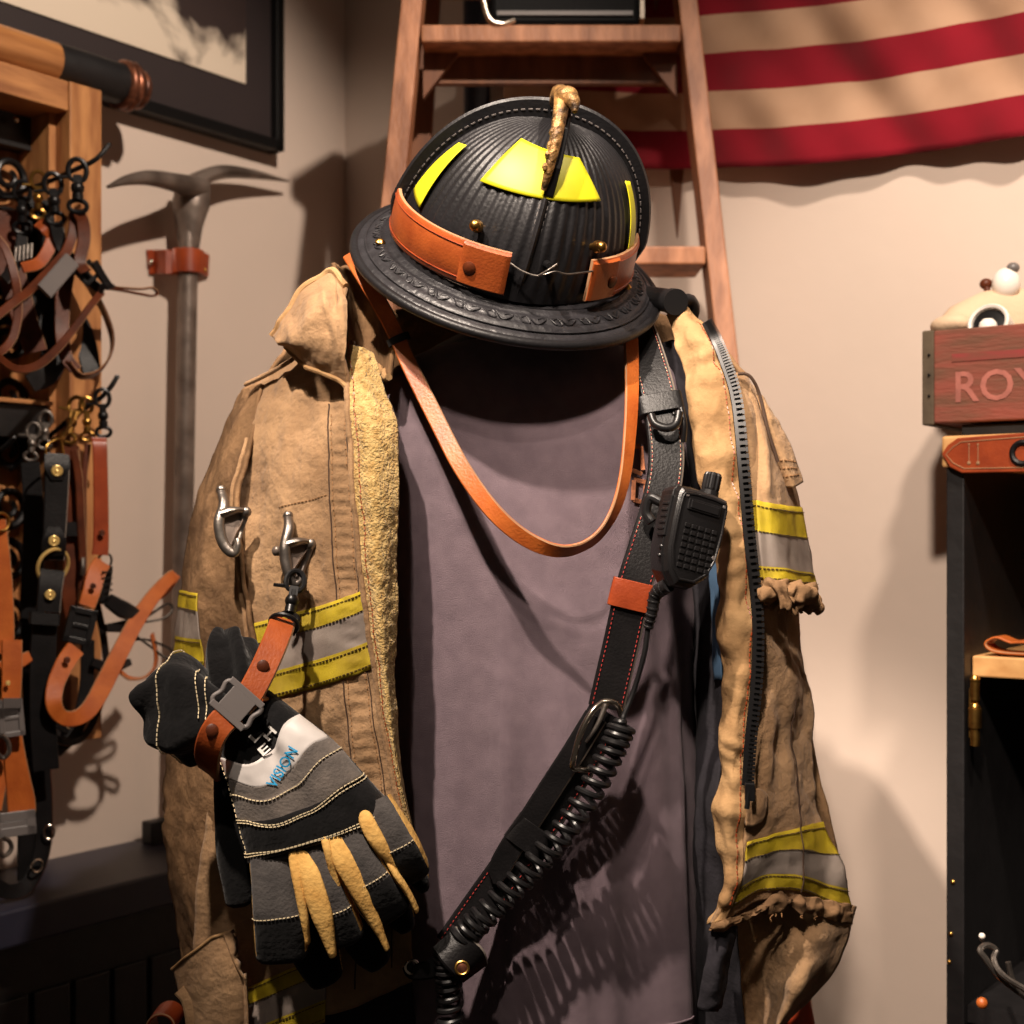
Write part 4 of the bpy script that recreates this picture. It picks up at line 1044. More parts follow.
# orange-red plastic piece under the coat skirt
mb = MB(); c = P(797, 1010, 1.47); R = []
for k, (r_, h_) in enumerate(((.012, .02), (.016, .0), (.034, -.10), (.045, -.14))): R.append([c + Vector((r_ * math.cos(2 * PI * j / 24), r_ * math.sin(2 * PI * j / 24), h_)) for j in range(24)])
R.append([c + Vector((.06 * math.cos(2 * PI * j / 24), .06 * math.sin(2 * PI * j / 24), -c.z + .0 + .02)) for j in range(24)])
R.append([c + Vector((.10 * math.cos(2 * PI * j / 24), .10 * math.sin(2 * PI * j / 24), -c.z + .002)) for j in range(24)])
mb.rings([r[::-1] for r in R]); mb.build('floor_cone', 'orange_cone', label='orange-red cone standing on the floor under the coat skirt', cat='cone')
# ------------------------------------------------------------------ tan leather loop round the neck
def sy(x, y, gap): return (x, y, shirt_front_Y(x, y) - gap)
tan = thing('leather_lanyard', 'long tan leather loop hanging round the neck over the shirt', 'strap', P(560, 556, 1.30))
def tan_path(n): return curve_px([(350, 254, 1.40), (365, 278, 1.37), (380, 304, 1.36), (395, 332, 1.362), (412, 370, 1.350), (436, 418, 1.330), (462, 468, 1.305), (494, 512, 1.282), (528, 540, 1.278), (562, 551, 1.276), (592, 541, 1.280), (612, 516, 1.290), (624, 480, 1.304), (630, 430, 1.322), (632, 380, 1.345), (630, 330, 1.380), (624, 280, 1.42)], n)
tp = tan_path(140)
def tan_face(s, p, t):
    a = np.interp(s, [0, .35, .52, .60, .66, .75, 1], [0, 0, 30, 62, 66, 52, 20])
    base = CAM - p; base = base - t * base.dot(t); base.normalize(); w = t.cross(base)
    return base * math.cos(math.radians(a)) + (w if w.z > 0 or s > .5 else w) * math.sin(math.radians(a)) * (1 if s < .45 else 1)
mb = MB(); ribbon(mb, tp, px2m(17.5, 1.29), .0032, face=tan_face, edge_mi=1); mb.build('strap', ['leather_orange', 'leather_edge'], tan)
mb = MB(); i0 = 33; p = curve_px([(397, 343, 1.312), (410, 338, 1.304), (418, 337, 1.304)], 8)
a0 = min(range(140), key=lambda i: abs((HOR - (tp[i].z - EYE) / tp[i].y * FOC) - 341) + (0 if i < 70 else 999))
t = (tp[a0 + 1] - tp[a0 - 1]).normalized(); n = (CAM - tp[a0]).normalized(); n = (n - t * n.dot(t)).normalized(); w = t.cross(n)
R = []
for k in (-.0035, .0035):
    R.append([tp[a0] + t * k + w * (.0115 * math.cos(q) ) + n * (.0036 * math.sin(q)) for q in [2 * PI * j / 20 for j in range(20)]])
mb.rings(R); mb.build('slider', 'rubber', tan)

# ------------------------------------------------------------------ black radio strap
rs = thing('radio_strap', 'black stitched leather radio strap running diagonally across the shirt', 'strap', P(450, 985, 1.31))
def rs_path(n): return curve_px([(634, 318, 1.43), (644, 345, 1.385), (656, 385, 1.352), (664, 425, 1.335), (666, 465, 1.325), (659, 505, 1.315), (646, 548, 1.305), (633, 590, 1.300), (622, 640, 1.304), (606, 708, 1.306)], n)
rp = rs_path(120)
RN = lambda s, p, t: CAM - p + Vector((.12, 0, 0))
mb = MB(); ribbon(mb, rp, px2m(36, 1.32), .0045, face=RN, edge_mi=1); up_s = mb.build('upper_strap', ['leather_black', 'black_edge'], rs)
def lower_path(n): return curve_px([(607, 712, 1.306), (590, 742, 1.307), (566, 784, 1.310), (540, 824, 1.312), (510, 866, 1.312), (480, 908, 1.310), (452, 948, 1.304)], n)
lp_ = lower_path(90)
mb = MB(); ribbon(mb, lp_, px2m(38, 1.3), .0045, face=RN, edge_mi=1); mb.build('lower_strap', ['leather_black', 'black_edge'], rs)
# doubled tongue lying on the lower strap
mb = MB(); q = [p + (CAM - p).normalized() * .006 for p in curve_px([(596, 716, 1.305), (574, 752, 1.305), (552, 786, 1.307), (530, 820, 1.309), (512, 846, 1.311), (500, 868, 1.311), (496, 884, 1.310)], 60)]
ribbon(mb, q, [px2m(24, 1.3)] * 8 + [px2m(22, 1.3), px2m(8, 1.3)], .004, face=RN, edge_mi=1); mb.build('strap_tongue', ['leather_black', 'black_edge'], rs)
def offset_path(path, d, up=.0026):
    out = []
    for i, p in enumerate(path):
        t = (path[min(i + 1, len(path) - 1)] - path[max(i - 1, 0)]).normalized(); n = (CAM - p + Vector((.12, 0, 0))); n = (n - t * n.dot(t)).normalized()
        out.append(p + t.cross(n) * d + n * up)
    return out
for d in (-.0132, .0132):
    for pth in (rp, lp_):
        mb = MB(); dashes(mb, offset_path(pth, d), lambda p: CAM - p, .0, .0022, .0022, .0007); mb.build('red_stitching', 'thread_red', rs)
for d in (-.0132, .0132):
    mb = MB(); q_ = offset_path(rp[:78], d); q_[0] = q_[0].lerp(q_[1], .9); dashes(mb, q_, lambda p: CAM - p, .0, .0018, .0026, .0007); mb.build('white_stitching', 'thread_white', rs)
def keeper(path, i0, i1, w, th, m, name, lift=0.0, n=24):
    mb = MB(); R = []
    for i in range(i0, i1 + 1):
        p = path[i]; t = (path[i0 + (i1 - i0) // 2 + 2] - path[i0 + (i1 - i0) // 2 - 2]).normalized(); nn = (CAM - p + Vector((.12, 0, 0))); nn = (nn - t * nn.dot(t)).normalized(); s = t.cross(nn)
        pw = lambda x: math.copysign(abs(x) ** .5, x)
        R.append([p + nn * lift + s * (w * pw(math.cos(a))) + nn * (th * pw(math.sin(a))) for a in [2 * PI * j / n for j in range(n)]])
    mb.rings(R); return mb.build(name, m, rs, bevel=.0006)
def near(path, y): return min(range(len(path)), key=lambda i: abs(HOR - (path[i].z - EYE) / path[i].y * FOC - y))
keeper(rp, near(rp, 397), near(rp, 415), .0215, .0075, 'leather_black', 'keeper_loop')
# chrome-tipped clip below the keeper
i = near(rp, 424); p = rp[i]
mb = MB(); mb.tube(curve_px([(651, 415, 1.322), (655, 424, 1.318), (667, 428, 1.316), (676, 424, 1.318), (679, 412, 1.322)], 16), .004, 10); mb.ball(P(674, 414, 1.319), .0022, n=10); mb.build('clip_tab', 'rubber', rs)
mb = MB(); mb.tube(curve_px([(681, 408, 1.332), (684, 425, 1.328), (683, 442, 1.33)], 8), .0032, 10); mb.build('clip_lever', 'rubber', rs)
keeper(rp, near(rp, 582), near(rp, 610), .0205, .0060, 'leather_red', 'chestnut_keeper')
keeper(lp_, near(lp_, 826), near(lp_, 848), .0215, .0095, 'leather_black', 'keeper_loop', lift=.003)
# buckle: a nickel frame standing on the strap
mb = MB(); fr = curve_px([(603, 702, 1.294), (592, 712, 1.289), (580, 735, 1.286), (572, 766, 1.288)], 14) + curve_px([(574, 769, 1.289), (584, 770, 1.292), (593, 769, 1.296)], 6)
mb.tube(fr, .0030, 10); mb.tube(curve_px([(603, 702, 1.294), (612, 702, 1.294), (618, 706, 1.296), (622, 716, 1.300)], 10), .0032, 10)
mb.build('buckle', 'chrome', rs)
mb = MB(); mb.tube(curve_px([(606, 704, 1.292), (598, 724, 1.290), (586, 742, 1.292)], 8), [.0026, .0022, .0016], 10); mb.build('buckle_prong', 'steel', rs)
# knot of leather and rivet at the lower end
mb = MB(); ribbon(mb, curve_px([(445, 938, 1.284), (456, 950, 1.276), (468, 962, 1.276), (474, 972, 1.284)], 14), [.030, .034, .036, .030], .0055, face=RN, edge_mi=1); mb.build('end_loop', ['leather_black', 'black_edge'], rs)
mb = MB(); ribbon(mb, curve_px([(470, 962, 1.292), (452, 960, 1.286), (434, 968, 1.29), (414, 972, 1.296), (408, 965, 1.30)], 20), [.024, .022, .018, .014, .012], .005, face=RN); mb.build('end_tab', 'leather_black', rs)
mb = MB(); c = P(462, 968, 1.270); n = (CAM - c); mb.disc(c, n, .0068, .002); mb.build('rivet', 'copper', rs)
mb = MB(); n = n.normalized(); a_ = n.orthogonal().normalized(); mb.torus(c + n * .0018, a_, n.cross(a_), .0056, .0013, 24, 8); mb.build('rivet_ring', 'brass', rs)
mb = MB(); mb.torus(P(412, 967, 1.296), Vector((1, 0, 0)), Vector((0, .3, .95)), .006, .0014, 20, 8); mb.build('end_ring', 'chrome', rs)

# ------------------------------------------------------------------ speaker microphone with its coiled cord
mic = thing('speaker_microphone', 'black handheld radio microphone clipped on the black strap', 'radio microphone', P(680, 590, 1.28))
mc = P(688, 535, 1.272)
upv = Vector((.215, .10, .97)).normalized(); rt = Vector((.86, .44, -.30)); rt = (rt - upv * rt.dot(upv)).normalized(); nf = upv.cross(rt)
nf = rt.cross(upv)
if nf.dot(CAM - mc) < 0: nf = -nf
W2, H2, D2 = .0275, .0400, .016
def mp(x, y, z): return mc + rt * (x * W2) + upv * (y * H2) + nf * (z * D2)
# rounded body: outline narrows to the cord end
out = [(-.92, .96), (-1, .86), (-1.02, .2), (-1.0, -.45), (-.80, -.95), (-.45, -1.22), (.2, -1.2), (.70, -.92), (.95, -.5), (1.02, .2), (1, .84), (.9, .96), (.4, 1.0), (-.4, 1.0)]
mb = MB(); R = []
for z, k in ((-1, .90), (-.9, .97), (-.2, 1), (.5, 1), (.82, .97), (.97, .91), (1.02, .84)): R.append([mp(x * k, y * k, z) for x, y in out])
mb.rings(R[::-1]); mb.build('mic_body', 'plastic', mic, smooth=True, angle=25)
mb = MB()
for k in (.86,):
    pts = [mp(x * k, y * k, 1.02) for x, y in out]; mb.tube(pts, .0012, 6, closed=True)
mb.tube([mp(x * 1.0, y * 1.0, .35) for x, y in out], .0010, 6, closed=True); mb.build('bezel', 'plastic', mic)
mb = MB()
for iy in range(7):
    for ix in range(5):
        mb.box(mp(-.5 + ix * .27, .15 - iy * .15, 1.04), rt * .0026, upv * .0019, nf * .0009)
mb.box(mp(.0, .62, 1.04), rt * .0175, upv * .0050, nf * .0012); mb.box(mp(.0, .62, 1.12), rt * .0150, upv * .0034, nf * .0008)
mb.build('speaker_grille', 'rubber', mic, smooth=False, bevel=.0005)
mb = MB()
for x, y in ((-.72, .80), (.76, .78), (.74, -.40)): mb.disc(mp(x, y, 1.02), nf, .0019, .0008)
mb.build('screw', 'plastic_grey', mic)
mb = MB(); mb.box(mp(-1.02, .28, .1), rt * .0022, upv * .0185, nf * .0062); 
for i in range(5): mb.box(mp(-1.11, .55 - i * .14, .1), rt * .0009, upv * .0016, nf * .005)
mb.build('push_button', 'rubber', mic, smooth=False, bevel=.0012)
mb = MB()
for y in (-.42, -.62): mb.disc(mp(-1.0, y, .25), -rt, .0022, .0012, dome=.001)
mb.build('side_button', 'rubber', mic)
mb = MB(); b0 = mp(.52, .96, -.1); mb.tube([b0, b0 + upv * .006], .0085, 18); c1 = b0 + upv * .006; R = []
for (r_, h_) in ((.0066, 0), (.0074, .002), (.0074, .014), (.0062, .0165)):
    R.append([c1 + rt * ((r_ + (.0009 if j % 4 < 2 else 0)) * math.cos(2 * PI * j / 40)) + nf * ((r_ + (.0009 if j % 4 < 2 else 0)) * math.sin(2 * PI * j / 40)) + upv * h_ for j in range(40)])
mb.rings(R); mb.build('volume_knob', 'rubber', mic, angle=20)
mb = MB(); mb.box(mp(-.35, .25, -1.15), rt * .010, upv * .020, nf * .004); mb.tube(curve_px([(661, 502, 1.286), (650, 498, 1.290), (646, 512, 1.292), (652, 522, 1.290)], 14), .0048, 10); mb.build('strap_clip', 'rubber', mic, bevel=.001)
# strain relief, straight run, coil
p0 = mp(-.35, -1.2, 0)
sr = curve([p0, P(656, 594, 1.275), P(652, 612, 1.278), P(648, 628, 1.282)], 26)
mb = MB(); mb.tube(sr, [.0068, .0060, .0050, .0040], 12)
for i in range(3, 25, 3): 
    t = (sr[i + 1] - sr[i]).normalized(); a_ = t.orthogonal().normalized(); mb.torus(sr[i], a_, t.cross(a_), .0062 - .0001 * i, .0013, 16, 6)
mb.build('strain_relief', 'rubber', mic)
def helix(path, rad, turns, n):
    out = []; pr = curve(path, n); prev = None
    for i, p in enumerate(pr):
        t = (pr[min(i + 1, n - 1)] - pr[max(i - 1, 0)]).normalized()
        a_ = (prev if prev is not None else Vector((0, -1, 0))); a_ = (a_ - t * a_.dot(t)).normalized(); prev = a_
        b_ = t.cross(a_); q = 2 * PI * turns * i / n; r_ = rad * min(1, i / (n * .02), (n - 1 - i) / (n * .02) + .05)
        out.append(p + a_ * (r_ * math.cos(q)) + b_ * (r_ * math.sin(q)))
    return out
straight = curve_px([(648, 628, 1.282), (644, 655, 1.284), (634, 690, 1.290), (624, 715, 1.288)], 14)
mb = MB(); mb.tube(straight, .0024, 8)
coil = helix(PL([(624, 722, 1.287), (612, 750, 1.285), (590, 792, 1.286), (558, 838, 1.287), (520, 880, 1.287), (484, 916, 1.286), (456, 942, 1.288)]), .0105, 24, 620)
mb.tube(coil, .0031, 8)
mb.tube(curve([straight[-1], P(623, 719, 1.287), coil[0]], 6), .0024, 8)
coil2 = helix(PL([(447, 952, 1.286), (448, 975, 1.288), (450, 1010, 1.292), (450, 1060, 1.296)]), .0098, 11, 280)
mb.tube(curve([coil[-1], P(450, 946, 1.284), coil2[0]], 6), .0028, 8); mb.tube(coil2, .0031, 8)
mb.build('coiled_cord', 'rubber', mic)

# black tube by the helmet brim
mb = MB(); a_, b_ = P(676, 302, 1.375), P(640, 296, 1.46); mb.tube([b_, a_.lerp(b_, .12), a_.lerp(b_, .1), a_], [.0115, .0115, .0128, .0128], 20); t = (a_ - b_).normalized()
mb.tube(curve_px([(676, 302, 1.39), (690, 300, 1.40), (694, 312, 1.41), (686, 330, 1.42)], 12), .006, 10)
mb.build('black_flashlight', 'rubber', label='short black tube tucked between helmet brim and gold zip facing', cat='flashlight')
# ------------------------------------------------------------------ helmet
HC = P(511, 250, 1.41)
hx = Vector((.155, -.006, -.0405)).normalized(); hf = Vector((-.010, -.146, -.088)); hf = (hf - hx * hf.dot(hx)).normalized(); hu = hf.cross(hx)
if hu.z < 0: hu = -hu
YAW = math.radians(11)
hx, hf = hx * math.cos(YAW) - hf * math.sin(YAW), hf * math.cos(YAW) + hx * math.sin(YAW)
def hl(x, f, z): return HC + hx * x + hf * f + hu * z
def rad_at(az, base):  # oval plan, az 0 front, + to viewer's right
    a, bf, bb = base; s, c = math.sin(az), math.cos(az); b = bf if c > 0 else bb
    return 1 / math.sqrt((s / a) ** 2 + (c / b) ** 2)
DB = (.112, .126, .142); DH = .136
def dome(az, t, off=0.0, pleat=True):
    """t 0 at the crown, 1 at the brim"""
    ph = t * PI / 2; r = math.sin(ph) ** .92 ; z = math.cos(ph) ** .92 if t < 1 else 0.0
    R_ = rad_at(az, DB); p = .0
    if pleat:
        k = math.cos(az * 4); p = .0008 * math.cos(az * 64) * math.sin(ph) ** .8 * min(1, (1 - t) * 6 + .3) + .004 * (abs(math.cos(az * 2)) ** 6) * math.sin(ph)
    nr = r * R_ + (off + p) * math.sin(ph); nzv = z * DH + (off + p) * math.cos(ph)
    return hl(nr * math.sin(az) + .016 * z, nr * math.cos(az), nzv)
helm = thing('fire_helmet', 'black leather fire helmet with lime patches tilted forward over the coat', 'helmet', hl(0, 0, 0))
mb = MB(); na, nt_ = 420, 46
mb.grid([[dome(2 * PI * j / na, i / nt_) for j in range(na)] for i in range(1, nt_ + 1)], close_u=True, flip=True)
o_ = len(mb.v); mb.add([dome(0, 0)] + [dome(2 * PI * j / na, 1 / nt_) for j in range(na)], [(0, 1 + j, 1 + (j + 1) % na) for j in range(na)])
mb.build('shell', 'shell', helm, angle=60, solid=.0)
# brim
def brim(az, k, top=True):
    BB = (.153, .172, .225); r0 = rad_at(az, DB) * .97; r1 = rad_at(az, BB); r = r0 + (r1 - r0) * k
    z = -.002 - .016 * k ** 1.6 - (.012 * max(0, -math.cos(az)) * k)
    return hl(r * math.sin(az), r * math.cos(az), z)
nb = 160
mb = MB(); rows = []
for k in np.linspace(0, 1, 16): rows.append([brim(2 * PI * j / nb, k) + hu * (.0012 * math.sin(k * 30)) for j in range(nb)])
for k in np.linspace(1, 0, 10): rows.append([brim(2 * PI * j / nb, k) - hu * .005 for j in range(nb)])
mb.grid(rows, close_u=True, flip=True); br_o = mb.build('brim', 'brim', helm, angle=60)
mb = MB(); mb.tube([brim(2 * PI * j / nb, 1) - hu * .002 for j in range(nb)], .0048, 10, closed=True, up=hu); mb.build('brim_roll', 'shell', br_o)
# embossed vine on the brim: raised scrolls in a ring
mb = MB()
for j in range(60):
    az = 2 * PI * (j + .5) / 60; s_ = .06 * (1 if j % 2 else -1)
    pts = [brim(az + a_, kk) + hu * .0006 for a_, kk in ((-.06, .45), (-.02, .55 + s_), (.01, .60), (.05, .56 - s_), (.03, .47), (-.005, .50))]
    mb.tube(curve(pts, 12), .0008, 6)
for kk in (.26, .78): mb.tube([brim(2 * PI * j / nb, kk) + hu * .0002 for j in range(nb)], .0010, 6, closed=True, up=hu)
mb.build('embossed_scrollwork', 'brim', br_o)
# raised stitched combs
def comb(az, h, th, t0=0.0, t1=1.0, n=40):
    side = (hl(math.sin(az + PI / 2), math.cos(az + PI / 2), 0) - HC); mb = MB(); R = []
    for i in range(n + 1):
        t = t0 + (t1 - t0) * i / n; b0 = dome(az, t, -.004, False); b1 = dome(az, t, h * min(1, (t1 - t) * 6 + .35), False)
        R.append([b0 - side * th * 1.5, b1 - side * th, b1 + (b1 - b0).normalized() * th * .7, b1 + side * th, b0 + side * th * 1.5])
    mb.rings(R); o = mb.build('comb', 'shell', helm, angle=50)
    st = MB()
    for s_ in (-1, 1):
        path = [dome(az, t0 + (t1 - t0) * i / 60, h * .45 * min(1, (t1 - t0 - (t1 - t0) * i / 60) * 6 + .35), False) + side * (th * 1.28 * s_) for i in range(61)]
        dashes(st, path, lambda p: side * s_, .0004, .004, .003, .0011)
    st.build('comb_stitching', 'plastic_grey', o)
for az, h in ((PI / 2, .016), (-PI / 2, .016), (PI * 1.0, .012)): comb(az, h, .0028, .02, 1.0)
comb(0.0, .0055, .0026, .57, 1.0)
for az in (PI / 4 * 3, -PI / 4 * 3): comb(az, .004, .0022, .1, 1.0)
# reflective patches
def patch_on(azs, ts, name='reflective_patch', n=22, m_=14):
    """azs: (left,right) at top and bottom; ts: top edge and bottom edge, each (left,right)"""
    mb = MB(); pts = []
    for i in range(m_ + 1):
        k = i / m_; row = []
        for j in range(n + 1):
            q = j / n; az = (azs[0][0] + (azs[1][0] - azs[0][0]) * k) * (1 - q) + (azs[0][1] + (azs[1][1] - azs[0][1]) * k) * q
            t = (ts[0][0] * (1 - q) + ts[0][1] * q) * (1 - k) + (ts[1][0] * (1 - q) + ts[1][1] * q) * k
            row.append(dome(az, t, .0046, False))
        pts.append(row)
    mb.grid(pts, flip=True); mb.build(name, 'reflect', helm, solid=.0008)
D_ = math.radians
patch_on(((D_(-31), D_(20)), (D_(-36), D_(32))), ((.30, .34), (.58, .56)))
patch_on(((D_(-76), D_(-66)), (D_(-83), D_(-64))), ((.50, .48), (.80, .82)))
patch_on(((D_(62), D_(70)), (D_(58), D_(68))), ((.50, .52), (.83, .83)))
# brass screws on the front
def screw(az, t, r=.006):
    c = dome(az, t, .002); n = (dome(az, t, .02, False) - dome(az, t, 0, False)).normalized()
    mb = MB(); mb.tube([c - n * .004, c + n * .006, c + n * .0065, c + n * .012], [r * .55, r * .55, r, r * .9], 14); mb.ball(c + n * .013, r * .9, n=12)
    mb.build('brass_screw', 'brass', helm)
screw(D_(-25), .76); screw(D_(29), .76)
for az_, k_ in ((D_(-78), .5), (D_(72), .25)):
    mb = MB(); c = brim(az_, k_) + hu * .001; mb.disc(c, hu, .005, .002, dome=.002); mb.build('brim_rivet', 'brass', br_o)
mb = MB(); c = dome(D_(8), .84, .001); n = (dome(D_(8), .84, .02, False) - dome(D_(8), .84, 0, False)).normalized(); mb.tube([c, c + n * .012], [.004, .003], 10); mb.build('front_post', 'iron', helm)
# eagle holder: black bracket rising from the front comb, brass head over the crown
def mer(t, off, s_=0.0): return dome(0.0, t, off, False) + hx * s_
mb = MB()
ol = [mer(.06, .0), mer(.10, .022), mer(.20, .036), mer(.32, .034), (mer(.46, .020)), mer(.56, .006), mer(.52, .0), mer(.35, .0), mer(.2, .0)]
mb.prism([p + hx * .002 for p in ol], hx * .0048); mb.build('front_holder', 'iron', helm, bevel=.0012, smooth=False)
mb = MB()
spine = [mer(.54, .009), mer(.46, .022), mer(.38, .031), mer(.28, .038), mer(.18, .040), mer(.08, .030), mer(.02, .016)]
sp = curve([p - hx * .004 for p in spine], 40); R = []
mb.tube(sp, [.0028, .0045, .0055, .0065, .0075, .0085, .0065], 12)
for i in range(6, 38, 3): mb.ball(sp[i] - hx * .0035 + Vector((0, 0, .001 * math.sin(i))), (.0035, .005, .0045), n=8)
hd = mer(.20, .044); mb.ball(hd, (.0105, .012, .0095), n=16)
mb.tube(curve([hd + hf * .002, hd + hf * .014 + hx * .005, hd + hf * .022 + hx * .007 - hu * .006], 8), [.009, .0065, .0025], 12)
mb.build('eagle_head', 'eagle', helm)

# ------------------------------------------------------------------ leather band round the helmet, tied with wire
band = thing('helmet_band', 'tan leather band wrapped round the helmet above its brim', 'helmet band', hl(0, 0, .0))
def band_pt(az, k, off): 
    z = .002 + .040 * k + .004 * math.cos(az); R_ = rad_at(az, DB) + .004 + off + .002 * (1 - k)
    return hl(R_ * math.sin(az), R_ * math.cos(az), z)
def band_piece(a0, a1, n):
    mb = MB(); R = []
    for i in range(n + 1):
        az = a0 + (a1 - a0) * i / n
        R.append([band_pt(az, 0, 0), band_pt(az, 0, .003), band_pt(az, .04, .0042), band_pt(az, .5, .0046), band_pt(az, .96, .0042), band_pt(az, 1, .003), band_pt(az, 1, 0), band_pt(az, .5, .0004)])
    mb.rings(R, mf=lambda i, j: 1 if j in (0, 5) else 0); return mb
a_l, a_r = D_(-5), D_(30)
band_piece(a_r, 2 * PI + a_l, 120).build('strap', ['leather', 'leather_edge'], band)
# loops at both ends
for a0, a1 in ((a_l - .34, a_l), (a_r, a_r + .30)):
    mb = MB(); R = []; n = 16
    for i in range(n + 1):
        az = a0 + (a1 - a0) * i / n; bul = .0026 if 0 < i < n else .001
        R.append([band_pt(az, .02, .0042), band_pt(az, .06, .0045 + bul), band_pt(az, .5, .005 + bul), band_pt(az, .94, .0045 + bul), band_pt(az, .98, .0042), band_pt(az, .5, .004)])
    mb.rings(R); mb.build('folded_end', 'leather', band)
mb = MB()
for kk in (.13, .87): mb.tube([band_pt(a_r + .05 + (2 * PI + a_l - a_r - .1) * i / 160, kk, .0046) for i in range(161)], .0006, 6)
mb.build('crease_line', 'leather_red', band)
for az in (a_l - .26, a_r + .22):
    mb = MB(); c = band_pt(az, .45, .0075); n = (band_pt(az, .45, .05) - c).normalized(); mb.disc(c, n, .0062, .0014, dome=.001); mb.build('rivet', 'leather_brown', band)
mb = MB(); wp = [band_pt(a_l, .80, .006), band_pt(D_(0), .70, .009), band_pt(D_(6), .66, .010), band_pt(D_(12), .80, .010), band_pt(D_(18), .74, .008), band_pt(a_r, .78, .006)]
mb.tube(curve(wp, 30), .0009, 8); mb.tube(curve([band_pt(D_(6), .66, .010), band_pt(D_(9), .85, .013), band_pt(D_(12), 1.0, .012)], 10), .0009, 8); mb.build('tie_wire', 'steel', band)
# ------------------------------------------------------------------ gloves held in a leather glove strap
YG = 1.262
def px_of(p): return (p.x / p.y * FOC + 512, HOR - (p.z - EYE) / p.y * FOC)
glove = thing('work_glove', 'front grey and black work glove with cream finger gussets hanging on the coat', 'glove', P(320, 960, YG))
def valley(th, v, p):
    x, y = px_of(p)
    if math.sin(th) < 0: return 0.0
    # crease running down from the strap into the back of the hand
    cx = 262 + (y - 735) * .42; w = 9 + max(0, (y - 735)) * .13; a = .011 * max(0, 1 - max(0, (y - 735)) / 105)
    d = -a * math.exp(-((x - cx) / w) ** 2)
    return d + .0012 * nz3(p, 40, 3) + .0006 * nz3(p, 110, 4)
palm = Loft([
    ((214, 733, YG + .006), (268, 690, YG + .002), .016),
    ((221, 752, YG + .004), (296, 712, YG - .002), .019),
    ((229, 775, YG), (330, 738, YG - .008), .022),
    ((236, 800, YG - .004), (356, 766, YG - .012), .023),
    ((243, 828, YG - .006), (382, 796, YG - .014), .022),
    ((250, 862, YG - .006), (406, 828, YG - .013), .019)], boxy=.72, disp=valley)
mb = MB(); palm.mesh(mb, 72, 60, cap=True); mb.build('glove_back', 'gblack', glove, angle=70)
TH0, TH1 = PI * .985, PI * .015
def band(name, va, vb, m, off=.0012, shift=lambda q: 0.0, nv=8, th0=TH0, th1=TH1):
    mb = MB(); palm.strip(mb, 0, 0, th0, th1, off, nv=nv, nth=60, vf=lambda q, k: (va + (vb - va) * k) + shift(q))
    return mb.build(name, m, glove, solid=.0012)
dip = lambda q: .15 * math.exp(-((q - .42) / .18) ** 2)
sl = lambda a: (lambda q: dip(q) * a - .085 * q)
band('reflective_band', .25, .43, 'gsilver', shift=lambda q: dip(q) - .03 * q)
band('grey_panel', .435, .555, 'ggrey', shift=lambda q: dip(q) * .95 - .05 * q)
band('grey_panel', .56, .745, 'ggrey', off=.0014, shift=sl(.75))
band('knuckle_panel', .755, .955, 'gblack', off=.0018, shift=sl(.3))
band('finger_base_panel', .965, 1.0, 'ggrey_dark', off=.0012, shift=lambda q: -.085 * q)
mb = MB()
for vv, sh in ((.557, .85), (.738, .65), (.757, .6), (.945, .2), (.963, .1)):
    ln = [palm.at(TH0 + (TH1 - TH0) * i / 80, vv + sl(sh)(i / 80), .0019) for i in range(81)]
    dashes(mb, ln, lambda p: CAM - p, .0006, .0026, .0010, .0009)
ln = [palm.at(PI * .93, .15 + .8 * i / 60, .002) for i in range(61)]; dashes(mb, ln, lambda p: CAM - p, .0004, .0028, .002, .0008)
mb.build('cream_stitching', 'thread_white', glove)
def finger_rows(c, w, t, Ys):
    """centre-line pixels, half widths in px, half thickness"""
    rows = []; k = len(c)
    for i in range(k):
        a = c[max(i - 1, 0)]; b = c[min(i + 1, k - 1)]; dx, dy = b[0] - a[0], b[1] - a[1]; L = math.hypot(dx, dy); nx, ny = -dy / L, dx / L
        s = 1 if nx < 0 else -1
        rows.append(((c[i][0] + s * nx * w[i], c[i][1] + s * ny * w[i], Ys[i]), (c[i][0] - s * nx * w[i], c[i][1] - s * ny * w[i], Ys[i] - .001), t[i]))
    return rows
def finger(c, w, t, Ys, cut=.60, name='finger', par=None, mats=('ggrey_dark', 'gblack', 'gyellow'), sides=True):
    lf = Loft(finger_rows(c, w, t, Ys), boxy=.62, disp=lambda th, v, p: .0008 * nz3(p, 50, 2) + .0005 * nz3(p, 130, 7))
    def mf(v, th):
        s = math.sin(th)
        if sides and abs(s) < .42 and v < .93: return 2
        return 1 if v > cut or s < -.3 else 0
    mb = MB(); lf.mesh(mb, 40, 26, mf=mf, round1=.008)
    o = mb.build(name, list(mats), par or glove, angle=70)
    st = MB(); ln = [lf.at(PI * .86 - PI * .72 * i / 24, cut, .0) for i in range(25)]; dashes(st, ln, lambda p: CAM - p, .0006, .0024, .0010, .0008)
    st.build('cream_stitching', 'thread_white', o)
    return lf
F = -.004
finger([(271, 850), (275, 885), (280, 920), (283, 953)], [21, 23, 25.5, 26], [.015, .016, .016, .014], [YG - .006, YG - .012, YG - .012, YG - .006], .60)
finger([(313, 838), (322, 872), (334, 908), (344, 936)], [15, 18, 20, 21], [.015, .016, .016, .014], [YG - .010, YG - .014, YG - .012, YG - .005], .66)
finger([(343, 820), (356, 852), (374, 886), (390, 910)], [15, 20, 24, 25], [.015, .017, .017, .014], [YG - .014, YG - .018, YG - .016, YG - .008], .58)
finger([(377, 800), (389, 826), (402, 852), (411, 872)], [14, 18, 20, 20], [.014, .016, .016, .013], [YG - .014, YG - .018, YG - .016, YG - .006], .55)
